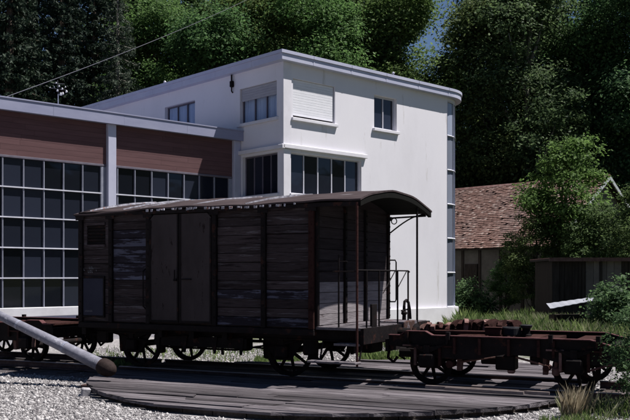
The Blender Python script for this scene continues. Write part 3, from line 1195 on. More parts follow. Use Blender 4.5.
# long equipment boards hung below the frame between the axles
for s in (-1, 1):
    m = MB()
    yy = yc0 + s * 1.24
    m.cbox(-3.45, -1.45, yy - 0.02, yy + 0.02, 0.46, 0.645, 0.006)
    m.build('side_board', M['dark_iron'], wagon)
    for x in (-3.35, -2.75, -2.1, -1.55):
        m = MB()
        m.prism([(x - 0.02, 0.36), (x + 0.02, 0.36), (x + 0.06, 0.655), (x - 0.06, 0.655)], yy + s * 0.021, yy + s * 0.045, 'y')
        m.build('board_bracket', M['dark_iron'], wagon)
for (x, yy, z, a, b, c) in [(-4.75, 0.35, 0.45, .14, .1, .16), (-3.35, 0.9, 0.36, .16, .2, .14), (-1.75, 0.6, 0.40, .12, .12, .16), (-0.3, 0.4, 0.40, .1, .12, .2), (0.4, 1.2, 0.42, .16, .25, .14), (-3.1, 2.0, 0.30, .1, .2, .2)]:
    m = MB()
    m.cbox(x - a, x + a, yy - b, yy + b, z, z + c + 0.1, 0.03)
    m.tube([(x, yy, z + c), (x + 0.05, yy, 0.7)], 0.03, 6)
    m.build('brake_gear', M['dark_iron'], wagon)
# brake rigging and truss between the axles
m = MB()
for s in (-1, 1):
    yy = yc0 + s * 1.05
    m.tube([(-4.6, yy, 0.64), (-3.3, yy, 0.42), (-1.8, yy, 0.42), (-0.5, yy, 0.64)], 0.02, 6)
    for x in (-3.3, -1.8):
        m.tube([(x, yy, 0.42), (x, yy, 0.68)], 0.022, 6)
m.tube([(-4.0, yc0 + 0.1, 0.45), (-1.0, yc0 + 0.1, 0.5)], 0.022, 6)
m.tube([(-3.9, yc0 - 0.4, 0.52), (-1.3, yc0 - 0.3, 0.38)], 0.018, 6)
m.build('brake_rigging', M['dark_iron'], wagon)
m = MB()
Mc = Matrix.Translation((-2.7, yc0, 0.52)) @ Matrix.Rotation(R(90), 4, 'Y')
m.lathe([(0.001, -0.22), (0.13, -0.22), (0.15, -0.19), (0.15, 0.19), (0.13, 0.22), (0.001, 0.22)], 18, Mc)
m.build('brake_cylinder', M['dark_iron'], wagon)
m = MB()
m.tube([(-2.05, 0.35, 0.7), (-2.05, 0.35, 0.42), (-2.02, 0.32, 0.34)], 0.025, 6)
m.build('release_lever', M['dark_iron'], wagon)

# floor of body and platform
m = MB()
m.box(-WL + 0.03, -0.001, 0.05, WW - 0.05, ZFL - 0.038, ZFL + 0.03)
m.build('floor', M['plank'], wagon)
for i in range(13):
    y0 = 0.03 + i * (WW - 0.06) / 13
    m = MB()
    m.box(0.002, 0.80, y0, y0 + (WW - 0.06) / 13 - 0.012, ZFL - 0.05 + random.uniform(0, .006), ZFL + random.uniform(-0.005, 0.006))
    m.build('platform_plank', M['plank_grey'], wagon)
m = MB()
m.box(0.805, 0.86, 0.02, WW - 0.02, 0.64, ZFL - 0.01)
m.build('buffer_beam', M['dark_iron'], wagon)

# side wall: posts, rails, planks, doors (near side y=0, far side y=WW)
def pxs(x):      # local x on the near side plane for a photo pixel column
    k = (x - 315) / 874
    # ORG + t*DW : X = t*DW.x, Y = 14.14 + t*DW.y
    return k * ORG.y / (DW.x - k * DW.y)


posts = [pxs(82), pxs(112), pxs(149.5), pxs(215.5), pxs(264.5), pxs(312.5)]
Z0, Z1 = ZFL - 0.02, ZE


def side(yf, out):
    """yf: y of the outer plank face, out: -1 for the near side, +1 for the far side"""
    def B(mb, x0, x1, d0, d1, z0, z1, j=0, ch=0):
        ya, yb = sorted((yf + out * d0, yf + out * d1))
        if ch:
            return mb.cbox(x0, x1, ya, yb, z0, z1, ch)
        return mb.box(x0, x1, ya, yb, z0, z1, None, j)
    # frame posts proud of the planks
    for i, x in enumerate(posts):
        m = MB()
        hw = 0.045 if i not in (0, 5) else 0.05
        x = min(max(x, -WL + 0.05), -0.05)
        B(m, x - hw, x + hw, 0.0, 0.055, Z0 - 0.02, Z1 - 0.005, 0, 0.008)
        # flange of the iron post with bolt heads
        for k in range(9):
            zz = Z0 + 0.12 + k * 0.22
            B(m, x - 0.014, x + 0.014, 0.056, 0.066, zz, zz + 0.026)
        m.build('post', M['rust'] if i == 5 else M['dark_iron'], wagon)
        m = MB()
        B(m, x - 0.10, x + 0.10, 0.056, 0.064, Z1 - 0.10, Z1 - 0.02)
        m.build('gusset', M['dark_iron'], wagon)
    m = MB()
    B(m, -WL + 0.0, 0.0, 0.0, 0.05, Z0 - 0.13, Z0 - 0.022, 0, 0.01)
    m.build('bottom_rail', M['dark_iron'], wagon)
    m = MB()
    B(m, -WL, 0.0, 0.0, 0.045, Z1 - 0.003, Z1 + 0.05, 0, 0.008)
    m.build('top_rail', M['dark_iron'], wagon)
    nrow = 13
    ph = (Z1 - Z0) / nrow
    for bi in (0, 1, 3, 4):
        xa = max(posts[bi], -WL + 0.05) + 0.046
        xb = min(posts[bi + 1], -0.05) - 0.046
        for r in range(nrow):
            zz = Z0 + r * ph
            mat = M['plank']
            if bi == 1 and r in (5, 6, 7, 8, 9, 10):
                mat = M['plank_blue']
            if bi in (3, 4) and r in (0, 3):
                mat = M['plank_blue']
            if bi == 0 and (r >= 9 and r <= 11):
                if r == 9:
                    m = MB()   # louvred vent
                    fr_x0, fr_x1 = xa + 0.08, xb - 0.10
                    B(m, xa, fr_x0, -0.03, 0.004, zz, zz + 3 * ph)
                    B(m, fr_x1, xb, -0.03, 0.004, zz, zz + 3 * ph)
                    B(m, fr_x0, fr_x1, 0.0, 0.03, zz, zz + 0.05)
                    B(m, fr_x0, fr_x1, 0.0, 0.03, zz + 3 * ph - 0.05, zz + 3 * ph)
                    vt = m.build('ventilator', M['plank'], wagon)
                    for k in range(6):
                        m = MB()
                        z_ = zz + 0.06 + k * 0.062
                        B(m, fr_x0, fr_x1, -0.03, -0.01, z_, z_ + 0.03)
                        m.build('louvre', M['dark_iron'], vt)
                continue
            m = MB()
            d = random.uniform(-0.004, 0.006)
            if random.random() < 0.15:
                d -= 0.012
            sag = random.uniform(-0.004, 0.004)
            B(m, xa, xb, -0.03, d, zz + 0.004 + max(sag, -0.003), zz + ph - 0.005, 0.0015)
            m.build('plank', mat, wagon)
        if bi == 0:
            # low steel hatch
            m = MB()
            x0_, x1_ = pxs(84.5), pxs(104.5)
            B(m, x0_, x1_, 0.008, 0.03, Z0 + 0.10, Z0 + 0.80, 0, 0.006)
            h = m.build('hatch', M['hatch_steel'], wagon)
            m = MB()
            B(m, x0_ - 0.03, x1_ + 0.03, 0.008, 0.04, Z0 + 0.80, Z0 + 0.835)
            B(m, x0_ - 0.03, x0_ - 0.002, 0.008, 0.04, Z0 + 0.07, Z0 + 0.80)
            B(m, x1_ + 0.002, x1_ + 0.03, 0.008, 0.04, Z0 + 0.07, Z0 + 0.80)
            B(m, x0_, x1_, 0.008, 0.04, Z0 + 0.065, Z0 + 0.098)
            m.build('hatch_frame', M['dark_iron'], h)
            if out < 0:
                # worn stencil marks
                for (rx, rz, n_, sz) in [(0.10, 0.90, 3, 0.05), (0.13, 0.97, 3, 0.045), (-0.01, 0.94, 1, 0.05), (0.30, 0.93, 1, 0.03), (0.05, 0.17, 7, 0.03)]:
                    for k in range(n_):
                        m = MB()
                        xx = x0_ + rx + k * sz * 0.9
                        dd = 0.031 if rz < 0.5 else 0.0075
                        B(m, xx, xx + sz * 0.22, dd, dd + 0.001, Z0 + rz, Z0 + rz + sz)
                        B(m, xx, xx + sz * 0.6, dd, dd + 0.0012, Z0 + rz, Z0 + rz + sz * 0.25)
                        if k % 2:
                            B(m, xx, xx + sz * 0.6, dd, dd + 0.0014, Z0 + rz + sz * 0.75, Z0 + rz + sz)
                        m.build('stencil_mark', M['paint_white'], wagon)
    # double door
    xa, xb = posts[2] + 0.05, posts[3] - 0.05
    xm = pxs(181)
    for (a, b) in ((xa, xm - 0.012), (xm + 0.012, xb)):
        m = MB()
        c = 0.09
        left = a == xa
        if left:
            poly = [(a, Z0 + 0.02), (b, Z0 + 0.02), (b, Z1 - 0.06), (a + c, Z1 - 0.06), (a, Z1 - 0.06 - c)]
        else:
            poly = [(a, Z0 + 0.02), (b, Z0 + 0.02), (b, Z1 - 0.06 - c), (b - c, Z1 - 0.06), (a, Z1 - 0.06)]
        ya, yb = sorted((yf + out * 0.02, yf + out * 0.05))
        m.prism(poly, ya, yb, 'y')
        d_ = m.build('door', M['door_steel'], wagon)
        # raised edge strips
        m = MB()
        B(m, a, a + 0.03, 0.051, 0.062, Z0 + 0.02, Z1 - 0.06 - (c if left else 0))
        B(m, b - 0.03, b, 0.051, 0.062, Z0 + 0.02, Z1 - 0.06 - (0 if left else c))
        B(m, a + 0.031, b - 0.031, 0.051, 0.060, Z0 + 0.02, Z0 + 0.055)
        m.build('door_edge', M['dark_iron'], d_)
        m = MB()
        if left:
            m.tube([(b - 0.06, yf + out * 0.09, Z0 + 0.75), (b - 0.06, yf + out * 0.09, Z0 + 0.95)], 0.012, 6)
            B(m, b - 0.09, b - 0.03, 0.05, 0.09, Z0 + 0.75, Z0 + 0.79)
        else:
            m.tube([(a + 0.06, yf + out * 0.07, Z0 + 0.78), (a + 0.26, yf + out * 0.07, Z0 + 0.78)], 0.012, 6)
        m.build('door_handle', M['dark_iron'], d_)
    # backing behind the door so no daylight shows
    m = MB()
    B(m, posts[2], posts[3], -0.03, 0.015, Z0, Z1 - 0.004)
    m.build('door_frame', M['dark_iron'], wagon)
    # long bar handle left of the door
    m = MB()
    xh = posts[2] - 0.07
    m.tube([(xh, yf + out * 0.02, Z0 + 0.25), (xh, yf + out * 0.09, Z0 + 0.3), (xh, yf + out * 0.09, Z0 + 0.92), (xh, yf + out * 0.02, Z0 + 0.97)], 0.014, 6)
    m.build('grab_iron', M['dark_iron'], wagon)


side(0.0, -1)
side(WW, 1)
# end walls: right end (x=0) with three columns of boards, left end plain boards
for xe, out in ((0.0, 1), (-WL, -1)):
    nb = 3
    edges = [0.037, WW * 0.36, WW * 0.64, WW - 0.037]
    for e_ in edges:
        m = MB()
        xa, xb = sorted((xe - out * 0.0, xe + out * 0.05))
        m.cbox(xa, xb, e_ - 0.035, e_ + 0.035, ZFL + 0.01, ZE + 0.03, 0.006)
        for k in range(14 if e_ > 0.1 else 0):
            zz = ZFL + 0.06 + 0.14 * k
            m.box(xe + out * 0.05, xe + out * 0.062, e_ - 0.014, e_ + 0.014, zz, zz + 0.028)
        m.build('end_post', M['dark_iron'], wagon)
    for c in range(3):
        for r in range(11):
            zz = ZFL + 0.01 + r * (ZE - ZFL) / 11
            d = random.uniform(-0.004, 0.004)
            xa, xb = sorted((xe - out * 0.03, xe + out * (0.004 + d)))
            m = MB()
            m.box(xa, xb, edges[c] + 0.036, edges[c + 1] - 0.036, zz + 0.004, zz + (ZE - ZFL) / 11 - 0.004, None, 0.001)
            m.build('end_plank', M['plank_sunlit_tone'] if r < 4 else M['plank_shade_tone'], wagon)  # lower rows painted as sunlit, upper rows as shaded by the roof
# inner lining boards close the gaps between the planks
for (xa, xb, ya, yb_) in [(-WL + 0.04, -0.04, 0.034, 0.05), (-WL + 0.04, -0.04, WW - 0.05, WW - 0.034), (-0.052, -0.036, 0.052, WW - 0.052), (-WL + 0.036, -WL + 0.052, 0.052, WW - 0.052),
                          (-0.035, -0.001, 0.001, 0.033), (-0.035, -0.001, WW - 0.033, WW - 0.001)]:
    m = MB()
    m.box(xa, xb, ya, yb_, ZFL + 0.031, ZE + 0.0)
    m.build('lining_board', M['dark_iron'], wagon)
# gable boards between eaves and roof arch
RISE = 0.24


def arch(y, over=0.08, lift=0.0):
    t = (y - WW / 2) / (WW / 2 + over)
    return ZE + 0.03 + RISE * (1 - t * t) + lift


for xe, out in ((0.0, 1), (-WL, -1)):
    m = MB()
    ys_ = [0.0 + WW * k / 12 for k in range(13)]
    poly = [(0.0, ZE + 0.001), (WW, ZE + 0.001)] + [(y, arch(y) - 0.004) for y in reversed(ys_)]
    xa, xb = sorted((xe - out * 0.03, xe))
    m.prism(poly, xa, xb, 'x')
    m.build('gable_board', M['plank_shade_tone'], wagon)  # roof shade painted in, as on the upper end planks

# roof: arched sheet, slightly wavy, with seams
RX0, RX1 = -WL - 0.08, 0.86
m = MB()
NXR, NYR = 60, 20
vs = []
for i in range(NXR + 1):
    x = RX0 + (RX1 - RX0) * i / NXR
    for k in range(NYR + 1):
        y = -0.09 + (WW + 0.18) * k / NYR
        wave = 0.012 * math.sin(x * 2.1 + 1) * (1 if k < NYR / 2 else 0.5) + 0.006 * math.sin(x * 7 + k)
        droop = -0.06 * max(0.0, min((-x - 3.6) / 1.6, 1.0)) * (1 - k / NYR)
        vs.append((x, y, arch(y, 0.09, 0.03) + wave + droop))
nv = len(vs)
vs += [(a, b, c - 0.028) for (a, b, c) in vs]
fs = []
W1 = NYR + 1
for i in range(NXR):
    for k in range(NYR):
        a = i * W1 + k
        fs.append((a, a + 1, a + W1 + 1, a + W1))
        fs.append((nv + a, nv + a + W1, nv + a + W1 + 1, nv + a + 1))
for i in range(NXR):
    for k in (0, NYR):
        a = i * W1 + k
        fs.append((a, a + W1, nv + a + W1, nv + a))
for k in range(NYR):
    for i in (0, NXR):
        a = i * W1 + k
        fs.append((a, a + 1, nv + a + 1, nv + a))
m.quadmesh(vs, fs)
rf = m.build('roof', M['wagon_roof'], wagon, smooth=False)
# soffit under the platform roof and end hoop
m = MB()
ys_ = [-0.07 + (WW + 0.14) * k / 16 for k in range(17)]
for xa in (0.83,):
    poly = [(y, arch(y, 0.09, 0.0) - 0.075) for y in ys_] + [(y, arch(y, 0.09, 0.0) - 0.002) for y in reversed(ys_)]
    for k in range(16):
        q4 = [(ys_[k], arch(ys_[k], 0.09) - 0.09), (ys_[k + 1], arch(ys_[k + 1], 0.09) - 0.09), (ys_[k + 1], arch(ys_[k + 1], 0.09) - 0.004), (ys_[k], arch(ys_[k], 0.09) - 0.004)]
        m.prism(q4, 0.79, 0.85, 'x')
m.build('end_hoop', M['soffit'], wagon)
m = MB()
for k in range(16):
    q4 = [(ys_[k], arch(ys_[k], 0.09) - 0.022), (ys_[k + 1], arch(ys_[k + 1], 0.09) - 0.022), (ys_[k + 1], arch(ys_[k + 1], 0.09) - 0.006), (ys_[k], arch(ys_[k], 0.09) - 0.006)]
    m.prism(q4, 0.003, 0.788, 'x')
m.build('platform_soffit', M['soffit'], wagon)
# eave gutter board with torn felt edge
m = MB()
m.box(-WL - 0.05, 0.84, -0.075, -0.045, ZE - 0.04, ZE + 0.02)
m.build('eave_board', M['dark_iron'], wagon)
x = pxs(150)
while x < pxs(298):
    L_ = random.uniform(0.02, 0.07)
    z1_ = ZE + 0.022 + 0.012 * math.sin(x * 2.1 + 1) + random.uniform(-0.004, 0.006)
    h_ = random.uniform(0.012, 0.035)
    m = MB()
    m.box(x, x + L_, -0.104 - random.uniform(0, 0.015), -0.098, z1_ - h_, z1_ + 0.01, None, 0.004)
    m.build('felt_strip', M['felt_torn'], rf)
    x += L_ + random.choice([0.004, 0.02, 0.05, 0.10, 0.16])
# raised felt laps across the roof
for (xa, skew, ln) in [(-4.75, 0.5, 0.95), (-3.95, 0.55, 1.1), (-3.55, 0.5, 1.0), (-2.55, 0.6, 1.0), (-1.3, 0.5, 0.9)]:
    m = MB()
    K = 10
    vs = []
    for k in range(K + 1):
        t = k / K
        y = -0.06 + t * ln
        x = xa + t * skew * 1.6
        zz = arch(y, 0.09, 0.03)
        wdt = 0.008 + 0.007 * math.sin(t * math.pi)
        hh = 0.010 + 0.016 * math.sin(t * math.pi) * random.uniform(0.7, 1.1)
        vs += [(x - wdt, y, zz - 0.01), (x, y, zz + hh), (x + wdt, y, zz - 0.01)]
    m.quadmesh(vs, [q_ for k in range(K) for q_ in ((3 * k, 3 * k + 1, 3 * k + 4, 3 * k + 3), (3 * k + 1, 3 * k + 2, 3 * k + 5, 3 * k + 4))])
    m.build('felt_lap', M['felt_torn'], rf)

# platform posts, railings, brake stand
def pw(px_, py_, x):       # local (y, z) on the plane local x = const
    k = (px_ - 315) / 874
    # X = ORG.x + x DW.x + y NW.x ; Y = ORG.y + x DW.y + y NW.y
    y = (k * (ORG.y + x * DW.y) - x * DW.x) / (NW.x - k * NW.y)
    Y = ORG.y + x * DW.y + y * NW.y
    return y, EYE + (276 - py_) / 874 * Y


XP = 0.80
yn, _ = pw(357, 280, XP)
yfp, _ = pw(417, 280, XP)
yfp = min(yfp, WW + 0.05)
for yy, zb in ((yn, 0.30), (yfp, ZFL - 0.2)):
    m = MB()
    m.tube([(XP, yy, zb), (XP, yy, arch(min(max(yy, 0), WW)) - 0.05)], 0.02, 8)
    m.build('roof_post', M['rust'] if yy < 1 else M['dark_iron'], wagon)
zr_ = pw(380, 270.5, XP)[1]
m = MB()
y397 = pw(397.5, 270, XP)[0]; y408 = pw(408, 270, XP)[0]
m.tube([(XP, yn, zr_), (XP, y408, zr_ + 0.0), (XP, y408 + 0.06, zr_ - 0.02)], 0.014, 6)
for yy in (y397, y408):
    m.tube([(XP, yy, ZFL - 0.03), (XP, yy, zr_)], 0.015, 6)
m.tube([(XP, y397, zr_ - 0.30), (XP, y408 - 0.06, zr_)], 0.009, 6)
y383 = pw(383, 270, XP)[0]
m.tube([(XP, y383, zr_ - 0.38), (XP, y397 - 0.1, zr_)], 0.009, 6)
m.build('railing', M['dark_iron'], wagon)
# railing on near side of platform with inner post
m = MB()
m.tube([(0.02, 0.03, zr_ - 0.02), (XP, yn, zr_ - 0.02)], 0.014, 6)
m.tube([(0.42, 0.02, ZFL), (0.42, 0.02, zr_ + 0.25)], 0.014, 6)
m.tube([(0.05, 0.06, zr_ + 0.14), (0.55, 0.06, zr_ + 0.14)], 0.012, 6)
m.build('side_railing', M['dark_iron'], wagon)
# loop grab iron at the far edge of the end wall
ya = pw(386, 270, 0.07)[0]
zg0 = pw(386, 302, 0.07)[1]; zg1 = pw(386, 260, 0.07)[1]
m = MB()
m.tube([(0.05, WW - 0.02, zg0), (0.14, WW + 0.02, zg0), (0.16, WW + 0.02, zg0 + 0.04), (0.16, WW + 0.02, zg1 - 0.04), (0.14, WW + 0.02, zg1), (0.05, WW - 0.02, zg1)], 0.015, 6)
m.build('grab_iron', M['dark_iron'], wagon)
# curved roof bracket at the far top corner
m = MB()
pts = []
for k in range(9):
    t = k / 8
    pts.append((0.06 + 0.72 * t, WW - 0.03, ZE - 0.33 + 0.33 * math.sin(t * math.pi / 2) - 0.0))
m.tube(pts, 0.014, 6)
Mr = Matrix.Translation((0.12, WW - 0.03, ZE - 0.1)) @ Matrix.Rotation(R(90), 4, 'X')
ring = [(0.14 + 0.055 * math.cos(a), WW - 0.03, ZE - 0.11 + 0.055 * math.sin(a)) for a in [2 * math.pi * k / 12 for k in range(13)]]
m.tube(ring, 0.010, 6)
m.tube([(0.06, WW - 0.03, ZE - 0.05), (0.78, WW - 0.03, ZE - 0.03)], 0.018, 6)
m.build('roof_bracket', M['dark_iron'], wagon)
# dark panel and inner gate bars in the middle of the platform end
y371 = pw(371.5, 300, XP)[0]; y376 = pw(376.5, 300, XP)[0]
m = MB()
m.cbox(XP - 0.03, XP + 0.01, y371, y376, pw(374, 334, XP)[1], pw(374, 304, XP)[1], 0.006)
m.build('gangway_panel', M['dark_iron'], wagon)
m = MB()
for px_ in (366.5, 379.0):
    yy = pw(px_, 300, XP)[0]
    m.tube([(XP, yy, 0.55), (XP, yy, zr_)], 0.015, 6)
m.build('gangway_post', M['dark_iron'], wagon)
# box at far side of platform
y381 = pw(383, 330, XP + 0.1)[0]
m = MB()
yl0 = pw(404, 330, XP + 0.10)[0]; yl1 = min(pw(417, 330, XP + 0.10)[0], WW + 0.12)
m.cbox(XP + 0.10 - 0.46, XP + 0.10, yl0, yl1, ZFL - 0.22, ZFL + 0.035, 0.01)
m.build('platform_locker', M['locker_wood'], wagon)
m = MB()
m.box(0.45, XP + 0.22, yl0 - 0.3, yl1 - 0.1, ZFL - 0.30, ZFL - 0.26)
m.build('step', M['box_brown'], wagon)
# brake column with curved handle
yb = pw(402.5, 310, XP - 0.15)[0]
m = MB()
xb = XP - 0.12
m.tube([(xb, yb, ZFL + 0.03), (xb, yb, ZFL + 0.28)], [0.04, 0.028], 8)
m.lathe([(0.03, 0.0), (0.055, 0.02), (0.055, 0.05), (0.03, 0.07)], 12, Matrix.Translation((xb, yb, ZFL + 0.12)))
m.tube([(xb, yb, ZFL + 0.28), (xb, yb + 0.02, ZFL + 0.36), (xb, yb + 0.10, ZFL + 0.385), (xb, yb + 0.2, ZFL + 0.34), (xb, yb + 0.26, ZFL + 0.22), (xb, yb + 0.29, ZFL + 0.04)], 0.026, 8)
m.tube([(xb, yb - 0.12, ZFL + 0.2), (xb, yb + 0.16, ZFL + 0.22)], 0.016, 6)
m.build('brake_column', M['dark_iron'], wagon)
# long footboard and hangers below the platform
y0s, z0s = -0.02, 0.34
m = MB()
m.cbox(-0.02, 0.84, -0.24, -0.02, z0s, z0s + 0.035, 0.008)
m.build('footboard', M['plank_grey'], wagon)
m = MB()
for x in (0.1, 0.8):
    m.tube([(x, -0.03, z0s), (x, 0.10, 0.68)], 0.015, 6)
m.build('footboard_hanger', M['dark_iron'], wagon)
m = MB()
m.box(0.35, 0.78, -0.02, 0.22, 0.61, 0.645)
m.build('step', M['plank_grey'], wagon)
# buffers and draw hook
for xe, out in ((0.86, 1), (-WL, -1)):
    m = MB()
    Mb = Matrix.Translation((xe, yc0, 0.74)) @ Matrix.Rotation(R(90) * out, 4, 'Y')
    m.lathe([(0.10, 0.0), (0.09, 0.18), (0.05, 0.19), (0.05, 0.28), (0.17, 0.29), (0.18, 0.31), (0.12, 0.335), (0.001, 0.345)], 20, Mb)
    m.build('buffer', M['dark_iron'], wagon)
    m = MB()
    m.tube([(xe, yc0 + 0.3, 0.7), (xe + out * 0.15, yc0 + 0.3, 0.66), (xe + out * 0.18, yc0 + 0.3, 0.5), (xe + out * 0.1, yc0 + 0.3, 0.42)], 0.024, 6)
    m.build('draw_hook', M['dark_iron'], wagon)

# ------------------------------------------------------------------ roll trucks (wheeled underframes)
def make_truck(loc, label):
    """local x along the track, 0 = left end; length LT"""
    t = thing('wagon_underframe', label, 'wagon underframe', loc, A_T)
    LT = 5.5
    y_out = 0.93
    prof_top = [(0.0, 0.76), (0.20, 0.76), (0.30, 0.83), (0.62, 0.83), (0.74, 0.77), (3.05, 0.77), (3.14, 0.77), (3.45, 0.69), (4.2, 0.69), (4.35, 0.74), (LT, 0.74)]
    prof_bot = [(LT, 0.56), (3.8, 0.52), (3.5, 0.40), (2.7, 0.42), (2.4, 0.50), (1.9, 0.52), (1.4, 0.42), (0.7, 0.42), (0.45, 0.56), (0.0, 0.60)]
    for s in (-1, 1):
        m = MB()
        m.prism(prof_top + prof_bot, s * y_out - 0.015, s * y_out + 0.015, 'y')
        m.build('side_frame', M['dark_iron'], t)
        # top flange in pale rust
        m = MB()
        for a, b in zip(prof_top, prof_top[1:]):
            m.prism([(a[0], a[1] + 0.001), (b[0], b[1] + 0.001), (b[0], b[1] + 0.016), (a[0], a[1] + 0.016)], s * y_out - 0.06, s * y_out + 0.06, 'y')
        m.build('top_flange', M['rust_red'], t)
        # ribs
        for x in (1.1, 1.5, 1.95, 2.4, 2.62, 3.3):
            m = MB()
            m.box(x - 0.02, x + 0.02, s * (y_out + 0.016) - (0.05 if s < 0 else 0), s * (y_out + 0.016) + (0.05 if s > 0 else 0), 0.50, 0.755)
            m.build('rib', M['rust'], t)
    for x in (0.06, 0.95, 2.1, 3.4, LT - 0.06):
        m = MB()
        m.box(x - 0.05, x + 0.05, -y_out + 0.02, y_out - 0.02, 0.52, 0.68)
        m.build('cross_beam', M['dark_iron'], t)
    for i in range(8):
        x = 0.82 + i * 0.285
        if i in (3, 6):
            continue
        m = MB()
        m.box(x, x + 0.26, -y_out + 0.07, y_out - 0.07, 0.682, 0.72 + random.uniform(0, 0.015), None, 0.003)
        m.build('floor_plank', M['rust'], t)
    for xa in (0.66, 2.92):
        for s in (-1, 1):
            yz_wheel(t, xa, s * 0.74, 0.33, 0.33, 8, 0.09)
            # inverted-L axle guards with pale rusty flange
            for e in (-1, 1):
                m = MB()
                xx = xa + e * 0.20
                yy = s * (y_out + 0.03)
                m.box(xx - 0.16 * (e < 0) - 0.05, xx + 0.16 * (e > 0) + 0.05, yy - 0.03, yy + 0.03, 0.60, 0.625)
                m.box(xx - 0.02, xx + 0.02, yy - 0.03, yy + 0.03, 0.30, 0.60)
                m.build('axle_guard', M['rust_light'] if e < 0 else M['rust'], t)
            m = MB()
            m.cbox(xa - 0.13, xa + 0.13, s * (y_out + 0.05) - 0.09, s * (y_out + 0.05) + 0.09, 0.27, 0.50, 0.03)
            m.build('axle_box', M['dark_iron'], t)
        m = MB()
        m.tube([(xa, -y_out, 0.33), (xa, y_out, 0.33)], 0.055, 10)
        m.build('axle', M['dark_iron'], t)
        for s in (-1, 1):
            m = MB()
            e = 1 if xa < 2 else -1
            xx = xa + e * 0.46
            m.prism([(xx - 0.035, 0.22), (xx + 0.035, 0.22), (xx + 0.06, 0.50), (xx - 0.03, 0.50)], s * 0.74 - 0.05, s * 0.74 + 0.05, 'y')
            m.tube([(xx, s * 0.74, 0.40), (xx, s * 0.74, 0.66)], 0.02, 6)
            m.build('brake_block', M['rust_light'], t)
    for xa in (0.66, 2.92):
        m = MB()
        for s in (-1, 1):
            m = MB()
            m.prism([(xa - 0.34, 0.545), (xa - 0.15, 0.25), (xa + 0.15, 0.25), (xa + 0.34, 0.545)], s * (y_out - 0.09) - 0.012, s * (y_out - 0.09) + 0.012, 'y')
            m.build('pedestal_plate', M['dark_iron'], t)
        spring(t, xa, -(y_out + 0.05), 0.60, 0.62)
    for (x, y, z, r_) in [(1.25, -0.7, 0.47, .10), (1.55, -0.55, 0.40, .08), (2.35, -0.7, 0.45, .09), (1.0, -0.8, 0.33, .06), (2.5, -0.82, 0.33, .05), (0.25, -0.75, 0.48, .08), (3.6, -0.75, 0.42, .10), (3.85, -0.8, 0.36, .06)]:
        m = MB()
        m.lathe([(0.001, -0.13), (r_, -0.12), (r_, 0.12), (0.001, 0.13)], 10, Matrix.Translation((x, y, z)) @ Matrix.Rotation(R(90), 4, 'Y' if r_ > .07 else 'X'))
        m.tube([(x, y, z), (x + 0.04, y, 0.62)], 0.025, 6)
        m.build('brake_gear', M['rust'] if r_ < .07 else M['dark_iron'], t)
    m = MB()
    m.tube([(0.3, -0.86, 0.66), (1.2, -0.9, 0.60), (2.3, -0.9, 0.62), (3.9, -0.88, 0.60)], 0.016, 6)
    m.tube([(3.1, -0.97, 0.32), (3.7, -0.97, 0.52), (4.2, -0.9, 0.50)], 0.018, 6)
    m.build('air_pipe', M['rust_red'], t)
    # brake rods and levers
    m = MB()
    m.tube([(1.15, -0.8, 0.36), (1.9, -0.8, 0.50), (2.75, -0.8, 0.30)], 0.018, 6)
    m.build('brake_rod', M['rust_light'], t)
    for x in (1.95, 2.62):
        m = MB()
        m.cbox(x - 0.05, x + 0.06, -0.86, -0.76, 0.22, 0.34, 0.02)
        m.tube([(x, -0.81, 0.3), (x + 0.03, -0.81, 0.62)], 0.028, 6)
        m.build('brake_lever', M['rust_light'], t)
    m = MB()
    m.cbox(1.72, 2.02, -0.88, -0.60, 0.27, 0.50, 0.02)
    m.build('equipment_box', M['dark_iron'], t)
    # end beams, buffer and hooks
    for xe, out in ((0.0, -1), (LT, 1)):
        m = MB()
        xa, xb = sorted((xe, xe + out * 0.05))
        m.box(xa, xb, -y_out - 0.05, y_out + 0.05, 0.50, 0.70)
        m.build('end_beam', M['dark_iron'], t)
        m = MB()
        m.tube([(xe + out * 0.05, -0.35, 0.60), (xe + out * 0.2, -0.35, 0.55), (xe + out * 0.24, -0.35, 0.34), (xe + out * 0.14, -0.35, 0.27), (xe + out * 0.07, -0.35, 0.36)], 0.028, 6)
        m.tube([(xe + out * 0.05, -0.1, 0.60), (xe + out * 0.12, -0.1, 0.35), (xe + out * 0.02, -0.1, 0.30)], 0.022, 6)
        m.build('coupling_hook', M['dark_iron'], t)
    return t


def at_u(u, v=0.0, z=0.0):
    return C0 + DT * u + NT * v + Vector((0, 0, z))


# near-rail reference used in the measurements: u = t - 0.6
tr1 = make_truck(at_u(1.30), 'rusty four-wheeled underframe with scrap iron on top, right of the goods wagon')
tr2 = copy_tree(tr1, at_u(-5.75, 0.0), A_T + math.pi, 'rusty four-wheeled underframe standing left of the goods wagon under the glazed workshop',)

